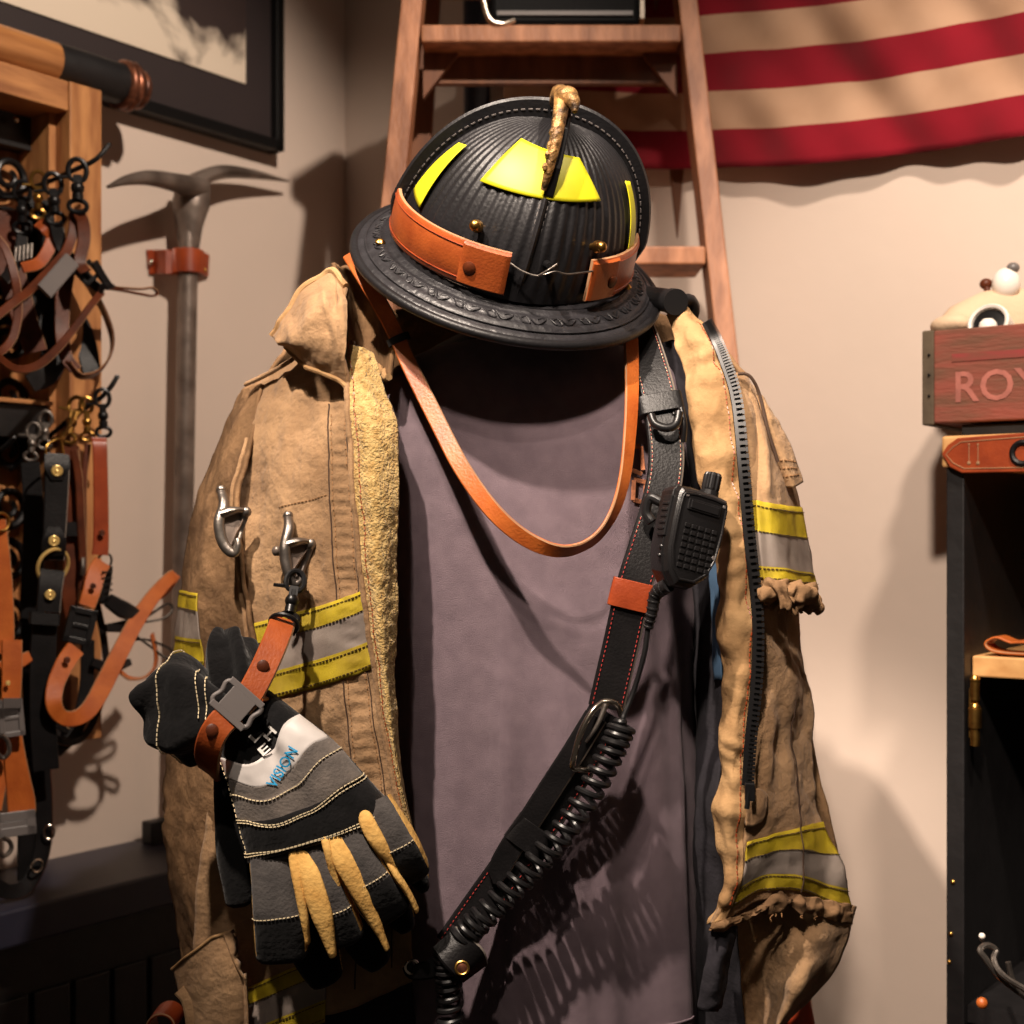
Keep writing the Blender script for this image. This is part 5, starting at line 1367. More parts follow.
# cream gussets between the fingers: folded strips of leather
def gusset(c, w, Ys, t=.004):
    lf = Loft(finger_rows(c, w, [t] * len(c), Ys), boxy=.9, disp=lambda th, v, p: .0006 * nz3(p, 60, 2))
    mb = MB(); lf.mesh(mb, 20, 24, round0=.004, round1=.002); mb.build('gusset', 'gyellow', glove, angle=70)
g0 = YG - .027
gusset([(293, 850), (298, 884), (304, 915), (308, 942)], [5.5, 5, 4.5, 2.5], [g0 + .004, g0 - .002, g0, g0 + .006])
gusset([(300, 850), (311, 880), (322, 916), (333, 955)], [7.5, 11, 10.5, 4], [g0 + .004, g0 - .003, g0 - .002, g0 + .006])
gusset([(324, 831), (328, 850), (335, 876), (342, 896)], [5, 4.5, 4, 2], [g0 + .002, g0 - .004, g0 + .001, g0 + .006])
gusset([(331, 831), (344, 860), (359, 890), (374, 920), (387, 948)], [8, 11, 9.5, 6, 2.5], [g0 + .001, g0 - .006, g0 - .004, g0 + .003, g0 + .010])
gusset([(361, 808), (370, 828), (383, 849), (397, 868)], [5.5, 8.5, 7, 2.5], [g0, g0 - .006, g0 - .005, g0 + .002])
gusset([(382, 850), (396, 874), (408, 892), (417, 910)], [2, 3, 3, 2], [g0 + .002, g0 - .002, g0 + .002, g0 + .008])
# cuff of the front glove above the strap
def cuff(rows, par, seed, m='gblack'):
    lf = Loft(rows, boxy=.85, disp=lambda th, v, p: (.0062 * math.sin(th * 5 + seed + 3 * v) * (.25 + .75 * v) + .005 * nz3(p, 34, seed) + .002 * nz3(p, 90, seed)))
    mb = MB(); lf.mesh(mb, 64, 30, round1=-.016)
    o = mb.build('cuff', m, par, angle=70); return lf, o
c1, c1o = cuff([((236, 700, YG + .004), (218, 740, YG + .002), .020), ((214, 680, YG + .006), (206, 752, YG + .002), .024), ((190, 660, YG + .010), (188, 764, YG + .004), .030), ((172, 658, YG + .014), (174, 758, YG + .008), .032), ((150, 680, YG + .02), (164, 742, YG + .014), .030)], glove, 1.0)
mb = MB(); ln = [c1.at(2 * PI * i / 90, .72, .0012) for i in range(91)]; dashes(mb, ln, lambda p: p - P(175, 710, YG + .01), .0004, .0028, .0012, .0009); 
for vv in (.20, .28): ln = [c1.at(PI * (.5 + .5 * i / 20), vv + .12 * i / 20, .0012) for i in range(21)]; dashes(mb, ln, lambda p: CAM - p, .0004, .0026, .0012, .0009)
mb.build('cream_stitching', 'thread_white', c1o)
# printed letters on the back of the glove
def palm_uv(px, py):
    best = None
    for i in range(0, 61):
        th = PI * i / 60
        for j in range(0, 61):
            p = palm.at(th, j / 60); x, y = px_of(p); d = (x - px) ** 2 + (y - py) ** 2
            if best is None or d < best[0]: best = (d, th, j / 60)
    return best[1:]
def glove_text(body, p0, p1, height, m, name, bold=.012):
    """letters laid on the curved back, baseline from p0 to p1 in image pixels"""
    V, F_ = text_points(body, 1.0, bold=bold); wd = max(v.x for v in V)
    dx, dy = p1[0] - p0[0], p1[1] - p0[1]; L = math.hypot(dx, dy); ux, uy = dx / L, dy / L; nx, ny = uy, -ux
    mb = MB(); out = []
    pc = P((p0[0] + p1[0]) / 2 + nx * height / 2, (p0[1] + p1[1]) / 2 + ny * height / 2, YG)
    cache = [palm.at(PI * i / 90, j / 90, .0022) for i in range(91) for j in range(70)]
    cpx = np.array([px_of(p) for p in cache]); cY = np.array([p.y for p in cache])
    for v in V:
        x = p0[0] + ux * v.x / wd * L + nx * v.y / .7 * height; y = p0[1] + uy * v.x / wd * L + ny * v.y / .7 * height
        d = ((cpx - np.array([x, y])) ** 2).sum(1); ix = np.argsort(d)[:40]; w = 1 / (d[ix] + 12); Y = float((cY[ix] * w).sum() / w.sum())
        out.append(P(x, y, Y - .0010))
    mb.add(out, F_); mb.build(name, m, glove, smooth=False)
glove_text('VISION', (275, 789), (298, 751), 11, 'cyan', 'printed_word')
glove_text('H', (268, 742), (277, 732), 10, 'white', 'printed_letter', .02)
glove_text('E', (262, 757), (271, 749), 9, 'white', 'printed_letter', .02)
glove_text('L', (254, 744), (262, 735), 9, 'white', 'printed_letter', .02)

# second glove, behind
g2 = thing('work_glove', 'black work glove behind the grey one, only thumb and fingertips showing', 'glove', P(330, 990, YG + .04))
YH = YG + .042
p2 = Loft([((216, 720, YH), (266, 690, YH), .014), ((218, 770, YH), (300, 735, YH), .016), ((240, 850, YH), (360, 800, YH), .016), ((270, 900, YH), (402, 850, YH), .014)], boxy=.75, disp=lambda th, v, p: .002 * nz3(p, 30, 9))
mb = MB(); p2.mesh(mb, 40, 30); mb.build('glove_palm', 'gblack', g2, angle=70)
def plain(c, w, t, Ys, nm='finger'):
    lf = Loft(finger_rows(c, w, t, Ys), boxy=.7, disp=lambda th, v, p: .0014 * nz3(p, 40, 4))
    mb = MB(); lf.mesh(mb, 32, 22, round1=.008); o = mb.build(nm, 'gblack', g2, angle=70)
    st = MB(); dashes(st, [lf.at(.12, .35 + .6 * i / 30, .0006) for i in range(31)], lambda p: CAM - p, .0004, .003, .0012, .0009); st.build('cream_stitching', 'gyellow', o)
plain([(229, 762), (231, 810), (235, 860), (240, 898)], [14, 16, 16, 14], [.013] * 4, [YH, YH - .006, YH - .006, YH - .002], 'thumb')
plain([(300, 900), (308, 930), (318, 958), (326, 976)], [24, 25, 23, 18], [.014] * 4, [YH, YH - .002, YH, YH + .004])
plain([(345, 890), (355, 920), (368, 945), (378, 958)], [20, 21, 20, 15], [.014] * 4, [YH - .002, YH - .004, YH, YH + .004])
plain([(378, 868), (389, 892), (398, 912), (405, 922)], [18, 18, 15, 11], [.013] * 4, [YH - .004, YH - .004, YH, YH + .004])
plain([(396, 850), (408, 864), (418, 876), (422, 882)], [14, 13, 10, 7], [.012] * 4, [YH - .008, YH - .008, YH - .004, YH])
c2, c2o = cuff([((222, 712, YG + .022), (262, 700, YG + .018), .018), ((214, 690, YG + .020), (260, 680, YG + .014), .020), ((209, 668, YG + .022), (256, 660, YG + .016), .022), ((212, 648, YG + .026), (244, 638, YG + .022), .018), ((222, 634, YG + .03), (232, 632, YG + .028), .010)], g2, 2.2)

# strap: snap, loop, plastic slide, ring round the wrists
gs = thing('glove_strap', 'tan leather glove strap with black snap and grey plastic slide on the coat clasp', 'strap', P(250, 740, 1.24))
mb = MB(); snap_hook(mb, P(297, 572, 1.320), P(287, 628, 1.290), px2m(22, 1.3)); mb.build('snap_hook', 'iron', gs)
mb = MB(); c = P(284, 624, 1.288); mb.torus(c, Vector((.9, 0, -.25)).normalized(), Vector((.25, -.5, .85)).normalized(), .0125, .0024, 26, 8, sy=.8); mb.build('swivel_ring', 'iron', gs)
up_ = curve_px([(283, 620, 1.292), (280, 630, 1.278), (272, 650, 1.262), (262, 672, 1.250), (250, 694, 1.240), (240, 706, 1.238)], 30)
mb = MB(); ribbon(mb, up_, px2m(27, 1.25), .0042, edge_mi=1); mb.build('upper_loop', ['leather', 'leather_edge'], gs)
mb = MB(); dn = curve_px([(234, 712, 1.236), (222, 722, 1.226), (213, 735, 1.224), (208, 750, 1.230), (207, 764, 1.246), (209, 772, 1.272)], 30)
ribbon(mb, dn, px2m(28, 1.24), .0042, edge_mi=1, face=lambda s, p, t: (CAM - p) * (1 - .3 * s) + Vector((-.6, 0, -.6)) * s); mb.build('wrist_loop', ['leather', 'leather_edge'], gs)
mb = MB(); rg = []
cc = P(238, 742, YG + .012); wv = (P(276, 700, YG) - P(204, 762, YG)).normalized()
back_ = curve([dn[-1], P(216, 768, YG + .05), P(240, 742, YG + .070), P(262, 712, YG + .055), P(268, 695, YG + .02), P(252, 694, 1.243)], 30)
ribbon(mb, back_, px2m(26, 1.27), .004, face=lambda s, p, t: p - cc); mb.build('back_loop', 'leather', gs)
for (x, y, Y) in ((263, 666, 1.2495), (212, 730, 1.2215)):
    mb = MB(); c = P(x, y, Y); mb.disc(c, CAM - c, .0055, .0015, dome=.0008); mb.build('rivet', 'leather_brown', gs)
# plastic slide with two slots
u_ = (P(249, 690, 1.236) - P(224, 718, 1.228)).normalized(); n_ = (CAM - P(237, 704, 1.234)).normalized(); n_ = (n_ - u_ * n_.dot(u_)).normalized(); v_ = u_.cross(n_)
if v_.x < 0: v_ = -v_
bc = P(237, 704, 1.231); hw, hh = .0165, .0175
mb = MB()
mb.box(bc, u_ * .0105, v_ * .0125, n_ * .0024)
for s_ in (-1, 1):
    mb.box(bc + u_ * s_ * .0125, u_ * .0030, v_ * .0185, n_ * .0024)
    mb.tube(curve([bc + u_ * .0125 + v_ * s_ * .0165, bc + u_ * .008 + v_ * s_ * .0195, bc + v_ * s_ * .0175, bc - u_ * .008 + v_ * s_ * .0195, bc - u_ * .0125 + v_ * s_ * .0165], 16), .0024, 10)
mb.build('plastic_slide', 'plastic_grey', gs, bevel=.0008, smooth=False)
# ------------------------------------------------------------------ leather display rack on the left wall
RO = .13      # front plane of the rack off the wall
rack = thing('display_rack', 'pine framed rack with black iron scrollwork hung with leather leads', 'rack', onL(40, 740, .06))
def T(p): return (p - CORNER).dot(DL)
tR = T(onL(102, 150, RO)); tPi = T(onL(70, 150, RO)); zTop = onL(100, 90, RO).z; zBm = onL(70, 111, RO).z; zBot = onL(75, 742, RO).z
tFar = 1.25
def lbox(mb, t0, t1, o0, o1, za, zb, mi=0): mb.box(LW((t0 + t1) / 2, (o0 + o1) / 2, (za + zb) / 2), DL * (t1 - t0) / 2, NL * (o1 - o0) / 2, (0, 0, (zb - za) / 2), mi)
mb = MB(); lbox(mb, tR, tPi, .03, RO, zBot, zTop); mb.build('post', 'wood', rack, smooth=False, bevel=.002)
mb = MB(); lbox(mb, tPi + .0008, tFar, .03, RO - .002, zBm, zTop); mb.build('top_rail', 'wood_h', rack, smooth=False, bevel=.002)
mb = MB(); lbox(mb, tPi + .0008, tPi + .012, .03, RO - .03, zBot, zBm); mb.build('inner_bead', 'wood', rack, smooth=False)
zM = onL(20, 397, RO).z
mb = MB(); lbox(mb, tPi + .012, tFar, .03, RO - .02, zM - .006, zM + .0); mb.build('middle_rail', 'wood_h', rack, smooth=False, bevel=.001)
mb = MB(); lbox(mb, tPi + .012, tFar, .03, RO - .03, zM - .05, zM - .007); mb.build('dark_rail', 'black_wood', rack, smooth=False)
mb = MB(); lbox(mb, tPi + .0008, tFar, .03, RO - .01, zBot, zBot + .05); mb.build('bottom_rail', 'black_wood', rack, smooth=False)
mb = MB(); lbox(mb, tPi + .001, tFar, .022, .030, zBot, zTop - .005); mb.build('backing_board', 'wood', rack, smooth=False)
mb = MB(); lbox(mb, tPi + .012, tFar, .03, .06, zBm - .045, zBm); mb.build('shade_strip', 'black_wood', rack, smooth=False)  # black strip stands in for the shade under the top rail
# iron scrollwork in front of the backing
def spiral(t, z, r0, turns, a0, sgn):
    pts = []
    for i in range(int(26 * turns) + 1):
        q = a0 + sgn * 2 * PI * i / 26; r = r0 * (1 - .78 * i / (26 * turns)); pts.append(LW(t + r * math.cos(q), .052, z + r * math.sin(q)))
    return pts
mb = MB()
tA = tPi + .03
for (zc, sg) in [(zBm - .085 - .075 * k, 1 if k % 2 else -1) for k in range(15)]:
    if zc < zBot + .09: break
    for m_ in range(4):
        tc = tA + .012 + m_ * .085
        mb.tube(spiral(tc, zc, .030, 1.6, .6 * sg, sg), [.0062, .005, .004], 8, flat=1.0)
        mb.tube(curve([LW(tc + .030, .052, zc), LW(tc + .046, .052, zc + .03 * sg), LW(tc + .058, .052, zc - .01 * sg)], 10), .005, 8)
        mb.disc(LW(tc + .042, .05, zc + .036), NL, .007, .006)
for m_ in range(4):
    tc = tA + .055 + m_ * .085; mb.tube([LW(tc, .045, zBm - .03), LW(tc, .045, zBot + .03)], .006, 8)
mb.build('iron_scrollwork', 'iron', rack)
mb = MB(); mb.ball(onL(16, 120, .075), .0045, n=12); mb.build('round_nail', 'chrome', rack)
# hooks
hookA = curve([onL(-14, 200, .05), onL(20, 192, .10), onL(48, 182, .15), onL(74, 170, .19), onL(95, 160, .215), onL(109, 145, .225)], 24)
hookB = curve([onL(10, 470, .05), onL(45, 440, .10), onL(75, 415, .15), onL(98, 400, .19), onL(110, 388, .205), onL(117, 377, .21)], 24)
hookC = curve([onL(-60, 470, .05), onL(-30, 460, .12), onL(0, 450, .17), onL(14, 438, .19)], 16)
for h in (hookA, hookB, hookC):
    mb = MB(); mb.tube(h, .0034, 8); mb.ball(h[-1], .0037, n=8); mb.build('rack_hook', 'iron', rack)

# ------------------------------------------------------------------ long handle resting on the rack
hb = thing('wooden_pole', 'round wooden pole with black painted end and ringed knob lying along the rack top', 'pole', onL(60, 80, RO))
ob = .095
e1, e2 = onL(143, 92, ob), onL(-10, 28, ob)
ax = (e2 - e1).normalized(); ax = Vector((DL.x, DL.y, ax.z * .0)).normalized()
rb = .0285; e1 = LW(T(onL(140, 95, ob)), ob, zTop + rb + .0015)
def along(k): return e1 + ax * k
mb = MB(); mb.tube([along(.125), along(.9)], rb, 24); mb.build('bare_wood', 'bat', hb)
mb = MB(); mb.tube([along(.03), along(.10), along(.12), along(.150)], [rb + .0006, rb + .001, rb + .0008, rb + .0003], 24); mb.build('black_paint', 'black_wood', hb)
mb = MB()
for k, r_ in ((.032, .0065), (.022, .007), (.004, .006)):
    a_ = Vector((0, 0, 1)); b_ = ax.cross(a_); mb.torus(along(k), a_, b_, rb + .001 if k > .01 else rb - .006, r_, 28, 10)
mb.build('copper_rings', 'copper', hb)
mb = MB(); mb.tube([along(.032), along(.016), along(.014), along(.004), along(-.004), along(-.008)], [rb - .001, rb - .002, rb - .008, rb - .005, rb - .006, rb - .011], 24); mb.build('turned_end', 'iron', hb)

# ------------------------------------------------------------------ leads, collars and straps on the hooks
G = 'leather leads hanging on the display rack'
def lead(name, label, cat, ref): return thing(name, label, cat, ref, G)
def lpts(pts, n): return curve([onL(*p) for p in pts], n)
def lface(s, p, t): return NL * .55 + (CAM - p).normalized()
def strap(par, pts, wpx, m, name='strap', th=.003, edge='leather_edge', face=None, n=None, Y=1.95):
    mb = MB(); w = [px2m(k, Y) for k in wpx] if isinstance(wpx, (list, tuple)) else px2m(wpx, Y)
    ribbon(mb, lpts(pts, n or 14 * len(pts)), w, th, face=face or lface, edge_mi=1); return mb.build(name, [m, edge], par)
def snap(par, p, q, w, m='iron'):
    mb = MB(); snap_hook(mb, onL(*p), onL(*q), px2m(w, 1.95)); return mb.build('snap_hook', m, par)
def rivet(par, p, r=.0048, m='brass_pale', cap=True):
    c = onL(*p); n = (NL * .4 + (CAM - c).normalized()).normalized()
    mb = MB(); c = c - n * .001; mb.disc(c, n, r, .0018); a_ = n.orthogonal().normalized(); mb.torus(c + n * .0016, a_, n.cross(a_), r * .78, r * .16, 18, 6); mb.ball(c + n * .002, r * .3, n=8); return mb.build('rivet', m, par)
def ring(par, p, r, m='brass', th=.0016, tilt=.3):
    c = onL(*p); mb = MB(); a_ = DL * -1; b_ = (Vector((0, 0, 1)) + NL * tilt).normalized(); mb.torus(c, a_, b_, r, th, 26, 8); return mb.build('ring', m, par)
def buckle(par, p, w, h, ang, m='plastic', open_=True, th=.003):
    c = onL(*p); n = (NL * .4 + (CAM - c).normalized()).normalized(); a = math.radians(ang); x0 = Vector((0, 0, 1)).cross(n).normalized(); z0 = n.cross(x0)
    x = x0 * math.cos(a) + z0 * math.sin(a); z = n.cross(x); W, Hh = px2m(w, 1.95) / 2, px2m(h, 1.95) / 2
    mb = MB(); b = W * .22
    for s in (-1, 1):
        mb.box(c + x * s * (W - b), x * b, z * Hh, n * th); mb.box(c + z * s * (Hh - b), x * W, z * b, n * th)
    mb.box(c, x * W, z * b * .7, n * th * .8)
    if not open_: mb.box(c - n * th * .3, x * W * .9, z * Hh * .9, n * th * .6)
    return mb.build('buckle', m, par, smooth=False, bevel=.0008)

# upper hook
a = lead('leather_lead', 'brown lead on outermost black snap of the upper hook', 'lead', onL(78, 300, .2))
snap(a, (77, 160, .20), (78, 214, .20), 20)
strap(a, [(78, 212, .20), (83, 222, .20), (84, 240, .20), (80, 262, .20), (86, 272, .21)], [11, 13, 12, 11], 'leather_brown')
strap(a, [(75, 212, .19), (73, 232, .19), (66, 252, .195), (52, 268, .20), (30, 290, .21), (14, 302, .215), (-6, 318, .21)], [10, 10, 9, 8, 8], 'leather_brown')
mb = MB(); ribbon(mb, lpts([(72, 260, .215), (58, 276, .22), (44, 292, .225)], 14), px2m(17, 1.9), .005, face=lface); mb.build('keeper', 'plastic_grey', a)
a = lead('leather_lead', 'lead with black side-release clip and looped brown end pointing at the pick tool', 'lead', onL(110, 300, .2))
snap(a, (52, 174, .17), (56, 226, .17), 19)
strap(a, [(56, 224, .17), (62, 246, .17), (78, 268, .18), (95, 285, .19), (104, 290, .19)], [13, 12, 10, 9], 'leather_black', edge='black_edge')
buckle(a, (88, 273, .20), 18, 20, -45, open_=True)
strap(a, [(100, 288, .20), (118, 290, .20), (140, 294, .20), (152, 296, .20), (157, 293, .20), (152, 288, .20), (138, 289, .20), (112, 287, .20)], 9, 'leather_brown', face=lambda s, p, t: t.cross(NL + CAM - p))
mb = MB(); ribbon(mb, lpts([(94, 262, .21), (102, 276, .21), (110, 288, .21)], 10), px2m(8, 1.9), .006, face=lface); mb.tube(lpts([(100, 292, .2), (106, 284, .21), (114, 288, .2)], 8), .004, 8); mb.build('release_clip', 'plastic', a)
strap(a, [(102, 292, .20), (92, 304, .205), (76, 326, .21), (58, 348, .215), (38, 365, .22), (18, 369, .22), (2, 360, .22), (-12, 344, .22)], [7, 7, 8, 7, 6], 'leather_brown')
a = lead('leather_lead', 'lead on the brass snap between the black snaps of the upper hook', 'lead', onL(40, 260, .16))
snap(a, (38, 172, .16), (38, 222, .15), 15, 'brass')
strap(a, [(38, 222, .15), (46, 228, .16), (52, 240, .16), (40, 262, .16), (22, 268, .16)], [12, 13, 12, 10], 'leather')
a = lead('leather_lead', 'lead on innermost black snap of the upper hook with steel slide', 'lead', onL(20, 260, .12))
snap(a, (22, 182, .13), (22, 236, .12), 18)
strap(a, [(22, 236, .12), (20, 252, .13), (14, 268, .14), (4, 280, .15)], [11, 12, 10], 'leather_black', edge='black_edge')
mb = MB()
for k in range(5): mb.tube([onL(16 + k * 4, 247 - k, .15), onL(15 + k * 4, 262 - k, .15)], .0018, 6)
mb.build('steel_slide', 'steel', a)
a = lead('leather_collar', 'wide dark brown collar loop lowest on the upper hook', 'collar', onL(90, 375, .18))
strap(a, [(72, 262, .16), (88, 284, .17), (104, 312, .18), (112, 338, .18), (109, 358, .18), (96, 373, .19), (80, 375, .20), (68, 362, .2)], [17, 20, 21, 18, 15, 13], 'leather_brown', face=lambda s, p, t: t.cross(Vector((.3, -.7, .1))))
strap(a, [(70, 258, .15), (64, 290, .15), (62, 330, .155), (66, 356, .17), (76, 370, .18)], [16, 15, 13, 12], 'leather_brown', 'inner_strap')
a = lead('leather_lead', 'reddish brown lead curving down from the upper hook at the photo edge', 'lead', onL(10, 350, .2))
strap(a, [(-8, 232, .19), (6, 250, .20), (15, 278, .21), (18, 308, .21), (14, 334, .21), (4, 349, .21), (-10, 356, .21)], [7, 8, 8, 7], 'leather_brown')
a = lead('leather_lead', 'black lead bundle behind the others on the upper hook', 'lead', onL(30, 370, .1))
strap(a, [(30, 196, .10), (34, 240, .10), (44, 290, .10), (56, 340, .11), (48, 372, .12), (30, 384, .12)], [22, 26, 30, 26, 18], 'leather_black', edge='leather_brown')
strap(a, [(44, 200, .12), (50, 250, .12), (66, 300, .12), (84, 340, .13), (92, 372, .14)], [16, 20, 24, 18], 'leather_black', 'second_strap', edge='leather_brown')
strap(a, [(8, 210, .10), (10, 260, .10), (22, 310, .11), (36, 352, .12)], [22, 26, 22], 'leather_brown', 'third_strap')

# lower hook
a = lead('leather_lead', 'chestnut lead with black snap nearest the end of the lower hook', 'lead', onL(95, 560, .2))
snap(a, (102, 390, .20), (104, 440, .20), 16)
strap(a, [(99, 438, .20), (100, 450, .205), (101, 500, .205), (101, 540, .205), (100, 555, .205)], [15, 14, 15, 16], 'leather_red')
rivet(a, (102, 533, .212), .0042, 'leather_brown')
ring(a, (104, 562, .20), .012, 'iron', .0016)
strap(a, [(103, 562, .205), (97, 572, .205), (92, 590, .21), (87, 606, .21)], [17, 18, 16], 'leather_orange', 'tab'); rivet(a, (93, 586, .218), .004, 'leather_brown')
mb = MB(); ribbon(mb, lpts([(108, 566, .2), (106, 584, .2), (102, 604, .2)], 10), px2m(9, 1.9), .008, face=lface)
for k in range(5): mb.tube([onL(102, 572 + k * 6, .213), onL(112, 572 + k * 6, .206)], .0012, 6)
mb.build('side_clip', 'iron', a)
buckle(a, (80, 626, .215), 26, 34, -14, open_=False, th=.0045)
strap(a, [(76, 648, .215), (66, 662, .218), (56, 684, .22), (54, 704, .225), (62, 717, .225), (76, 718, .225), (90, 708, .225), (104, 684, .225), (120, 652, .225), (136, 622, .22), (152, 598, .22), (168, 580, .22), (175, 575, .22)], [18, 18, 16, 15, 14, 15, 17, 18, 17, 16, 15, 13, 12], 'leather_orange', 'long_loop', n=110)
rivet(a, (67, 660, .226), .0044, 'leather_brown')
a = lead('leather_lead', 'orange lead end loop crossing the tan coat sleeve edge', 'lead', onL(150, 660, .2))
strap(a, [(132, 620, .21), (148, 602, .21), (164, 590, .21), (176, 574, .212)], [12, 11, 11], 'leather_orange')
strap(a, [(152, 634, .20), (156, 654, .20), (154, 668, .20), (144, 677, .20), (130, 678, .20), (120, 672, .2)], [11, 11, 11, 10], 'leather_orange', 'return_strap', face=lambda s, p, t: t.cross(Vector((0, 1, 0)) * -1))
mb = MB(); ribbon(mb, lpts([(108, 600, .21), (124, 610, .215), (142, 616, .215)], 12), [px2m(k, 1.9) for k in (14, 18, 10)], .008, face=lface); ribbon(mb, lpts([(106, 628, .2), (124, 626, .205), (142, 620, .205)], 12), [px2m(k, 1.9) for k in (8, 12, 8)], .006, face=lface)
mb.build('black_clip', 'plastic', a)
for (pp, mm) in (([(138, 622, .21), (154, 612, .21), (168, 604, .21), (172, 610, .21), (164, 618, .21), (146, 622, .21)], 'leather_black'), ([(132, 640, .2), (148, 640, .2), (168, 648, .2), (172, 654, .2), (166, 658, .2), (150, 646, .2), (136, 636, .2)], 'leather_black')):
    strap(a, pp, 6, mm, 'loop_end', face=lambda s, p, t: t.cross(NL + CAM - p), edge='black_edge')
a = lead('leather_collar', 'broad black collar with brass rivets and ring on the lower hook', 'collar', onL(50, 700, .2))
mb = MB(); mb.tube(lpts([(47, 462, .20), (46, 448, .20), (51, 442, .20), (60, 439, .20), (63, 450, .2), (64, 460, .2)], 20), .0016, 8); mb.tube(lpts([(62, 440, .20), (70, 425, .19), (74, 412, .18)], 8), .0024, 8); mb.build('brass_loop', 'brass', a)
strap(a, [(57, 454, .202), (57, 470, .207), (56, 500, .207), (54, 540, .207), (53, 560, .203)], [21, 23, 22, 21, 21], 'leather_black', edge='black_edge', th=.004)
rivet(a, (57, 471, .2125), .0072); rivet(a, (54, 541, .2125), .0070)
mb = MB(); ribbon(mb, lpts([(57, 455, .2085), (57, 468, .2115), (57, 480, .2105)], 10), [px2m(k, 1.95) for k in (23, 24, 12)], .002, face=lface); mb.build('riveted_tab', 'leather_black', a)
mb = MB(); ribbon(mb, lpts([(54, 527, .210), (54, 540, .2115), (53, 556, .207)], 10), [px2m(k, 1.95) for k in (12, 23, 22)], .002, face=lface); mb.build('riveted_tab', 'leather_black', a)
ring(a, (53, 566, .205), .0225, 'brass_pale', .0025)
strap(a, [(52, 570, .207), (50, 590, .21), (48, 612, .21)], [24, 22, 22], 'leather_black', 'lower_tab', edge='black_edge', th=.004); rivet(a, (50, 595, .2155), .0066)
mb = MB(); ribbon(mb, lpts([(45, 613, .213), (44, 625, .214)], 6), px2m(28, 1.95), .007, face=lface); mb.build('keeper', 'leather_black', a)
strap(a, [(45, 622, .205), (43, 660, .205), (43, 720, .205), (46, 770, .205)], [23, 24, 24, 24], 'leather_black', 'hanging_strap', edge='leather_black')
a = lead('leather_lead', 'narrow brown lead between the black collar and the chestnut lead', 'lead', onL(80, 560, .18))
snap(a, (86, 398, .18), (88, 444, .18), 14, 'brass')
strap(a, [(74, 450, .185), (79, 480, .185), (81, 520, .185), (83, 560, .185), (82, 590, .185)], [7, 8, 8, 7], 'leather_brown')
strap(a, [(88, 444, .185), (84, 480, .185), (84, 520, .185), (84, 566, .185)], [6, 6, 6], 'leather_brown', 'return_strap')
mb = MB(); mb.tube(lpts([(83, 558, .19), (83, 568, .192), (82, 575, .19)], 6), .0032, 8); mb.build('steel_end', 'steel', a)
a = lead('leather_lead', 'lead with brass swivel snap beside the black collar ring', 'lead', onL(72, 590, .17))
mb = MB(); snap_hook(mb, onL(78, 398, .17), onL(66, 446, .17), px2m(16, 1.95)); mb.build('snap_hook', 'brass', a)
strap(a, [(71, 446, .17), (74, 500, .17), (74, 540, .17), (70, 590, .17), (72, 616, .17)], [16, 15, 16, 14], 'leather_brown')
mb = MB(); ribbon(mb, lpts([(74, 522, .178), (74, 536, .178)], 5), px2m(17, 1.95), .006, face=lface); mb.build('keeper', 'leather_black', a)
a = lead('leather_lead', 'black lead on silver snap innermost on the lower hook', 'lead', onL(36, 640, .14))
snap(a, (34, 424, .14), (30, 462, .14), 14, 'steel')
snap(a, (46, 412, .14), (44, 450, .14), 14, 'steel')
strap(a, [(30, 462, .14), (34, 520, .14), (32, 600, .14), (34, 680, .14), (36, 780, .14), (30, 860, .14)], [18, 20, 22, 22, 22, 18], 'leather_black', edge='leather_black')
a = lead('leather_lead', 'black thin lead looping lowest beside the long orange loop', 'lead', onL(90, 745, .19))
strap(a, [(96, 600, .185), (104, 640, .185), (106, 676, .185), (96, 716, .19), (82, 738, .19), (64, 742, .19), (52, 732, .19), (56, 724, .19), (68, 732, .19)], 7, 'leather_black', edge='leather_edge')
strap(a, [(88, 640, .18), (86, 690, .18), (76, 730, .18), (56, 752, .18)], [13, 14, 12], 'leather_black', 'second_strap', edge='leather_black')
mb = MB(); ribbon(mb, lpts([(92, 662, .19), (110, 668, .195), (130, 662, .195)], 10), [px2m(k, 1.9) for k in (9, 13, 7)], .006, face=lface); mb.build('black_clip', 'plastic', a)

# bundle at the photo's edge
a = lead('leather_lead', 'bright orange lead with grey plastic slide leftmost on the rack', 'lead', onL(10, 820, .2))
strap(a, [(-2, 520, .2), (2, 560, .2), (5, 600, .2), (6, 640, .2), (5, 654, .2)], [14, 15, 15, 13], 'leather_orange')
mb = MB(); mb.torus(onL(1, 522, .205), DL * -1, Vector((0, 0, 1)), .011, .002, 22, 8); mb.build('brass_ring', 'brass', a)
strap(a, [(12, 640, .205), (12, 670, .207), (11, 700, .207)], [18, 18, 17], 'leather_orange', 'tab'); rivet(a, (8, 683, .213), .003)
strap(a, [(0, 668, .2), (18, 662, .2), (30, 656, .2)], [12, 13, 10], 'leather_orange', 'cross_strap')
buckle(a, (11, 718, .212), 22, 34, 4, 'plastic_grey', open_=False)
mb = MB(); 
for k in range(8): mb.box(onL(4 + k * 2.4, 703, .222), DL * .0011, NL * .0016, (0, 0, .006))
mb.build('slide_ribs', 'plastic_grey', a, smooth=False)
strap(a, [(13, 736, .2), (16, 765, .2), (21, 800, .2), (22, 814, .2)], [16, 20, 25, 25], 'leather_orange', 'webbing')
strap(a, [(6, 738, .19), (0, 775, .19), (-6, 810, .19)], [12, 14, 14], 'leather_orange', 'webbing')
buckle(a, (14, 824, .205), 38, 22, 2, 'plastic_grey', open_=True)
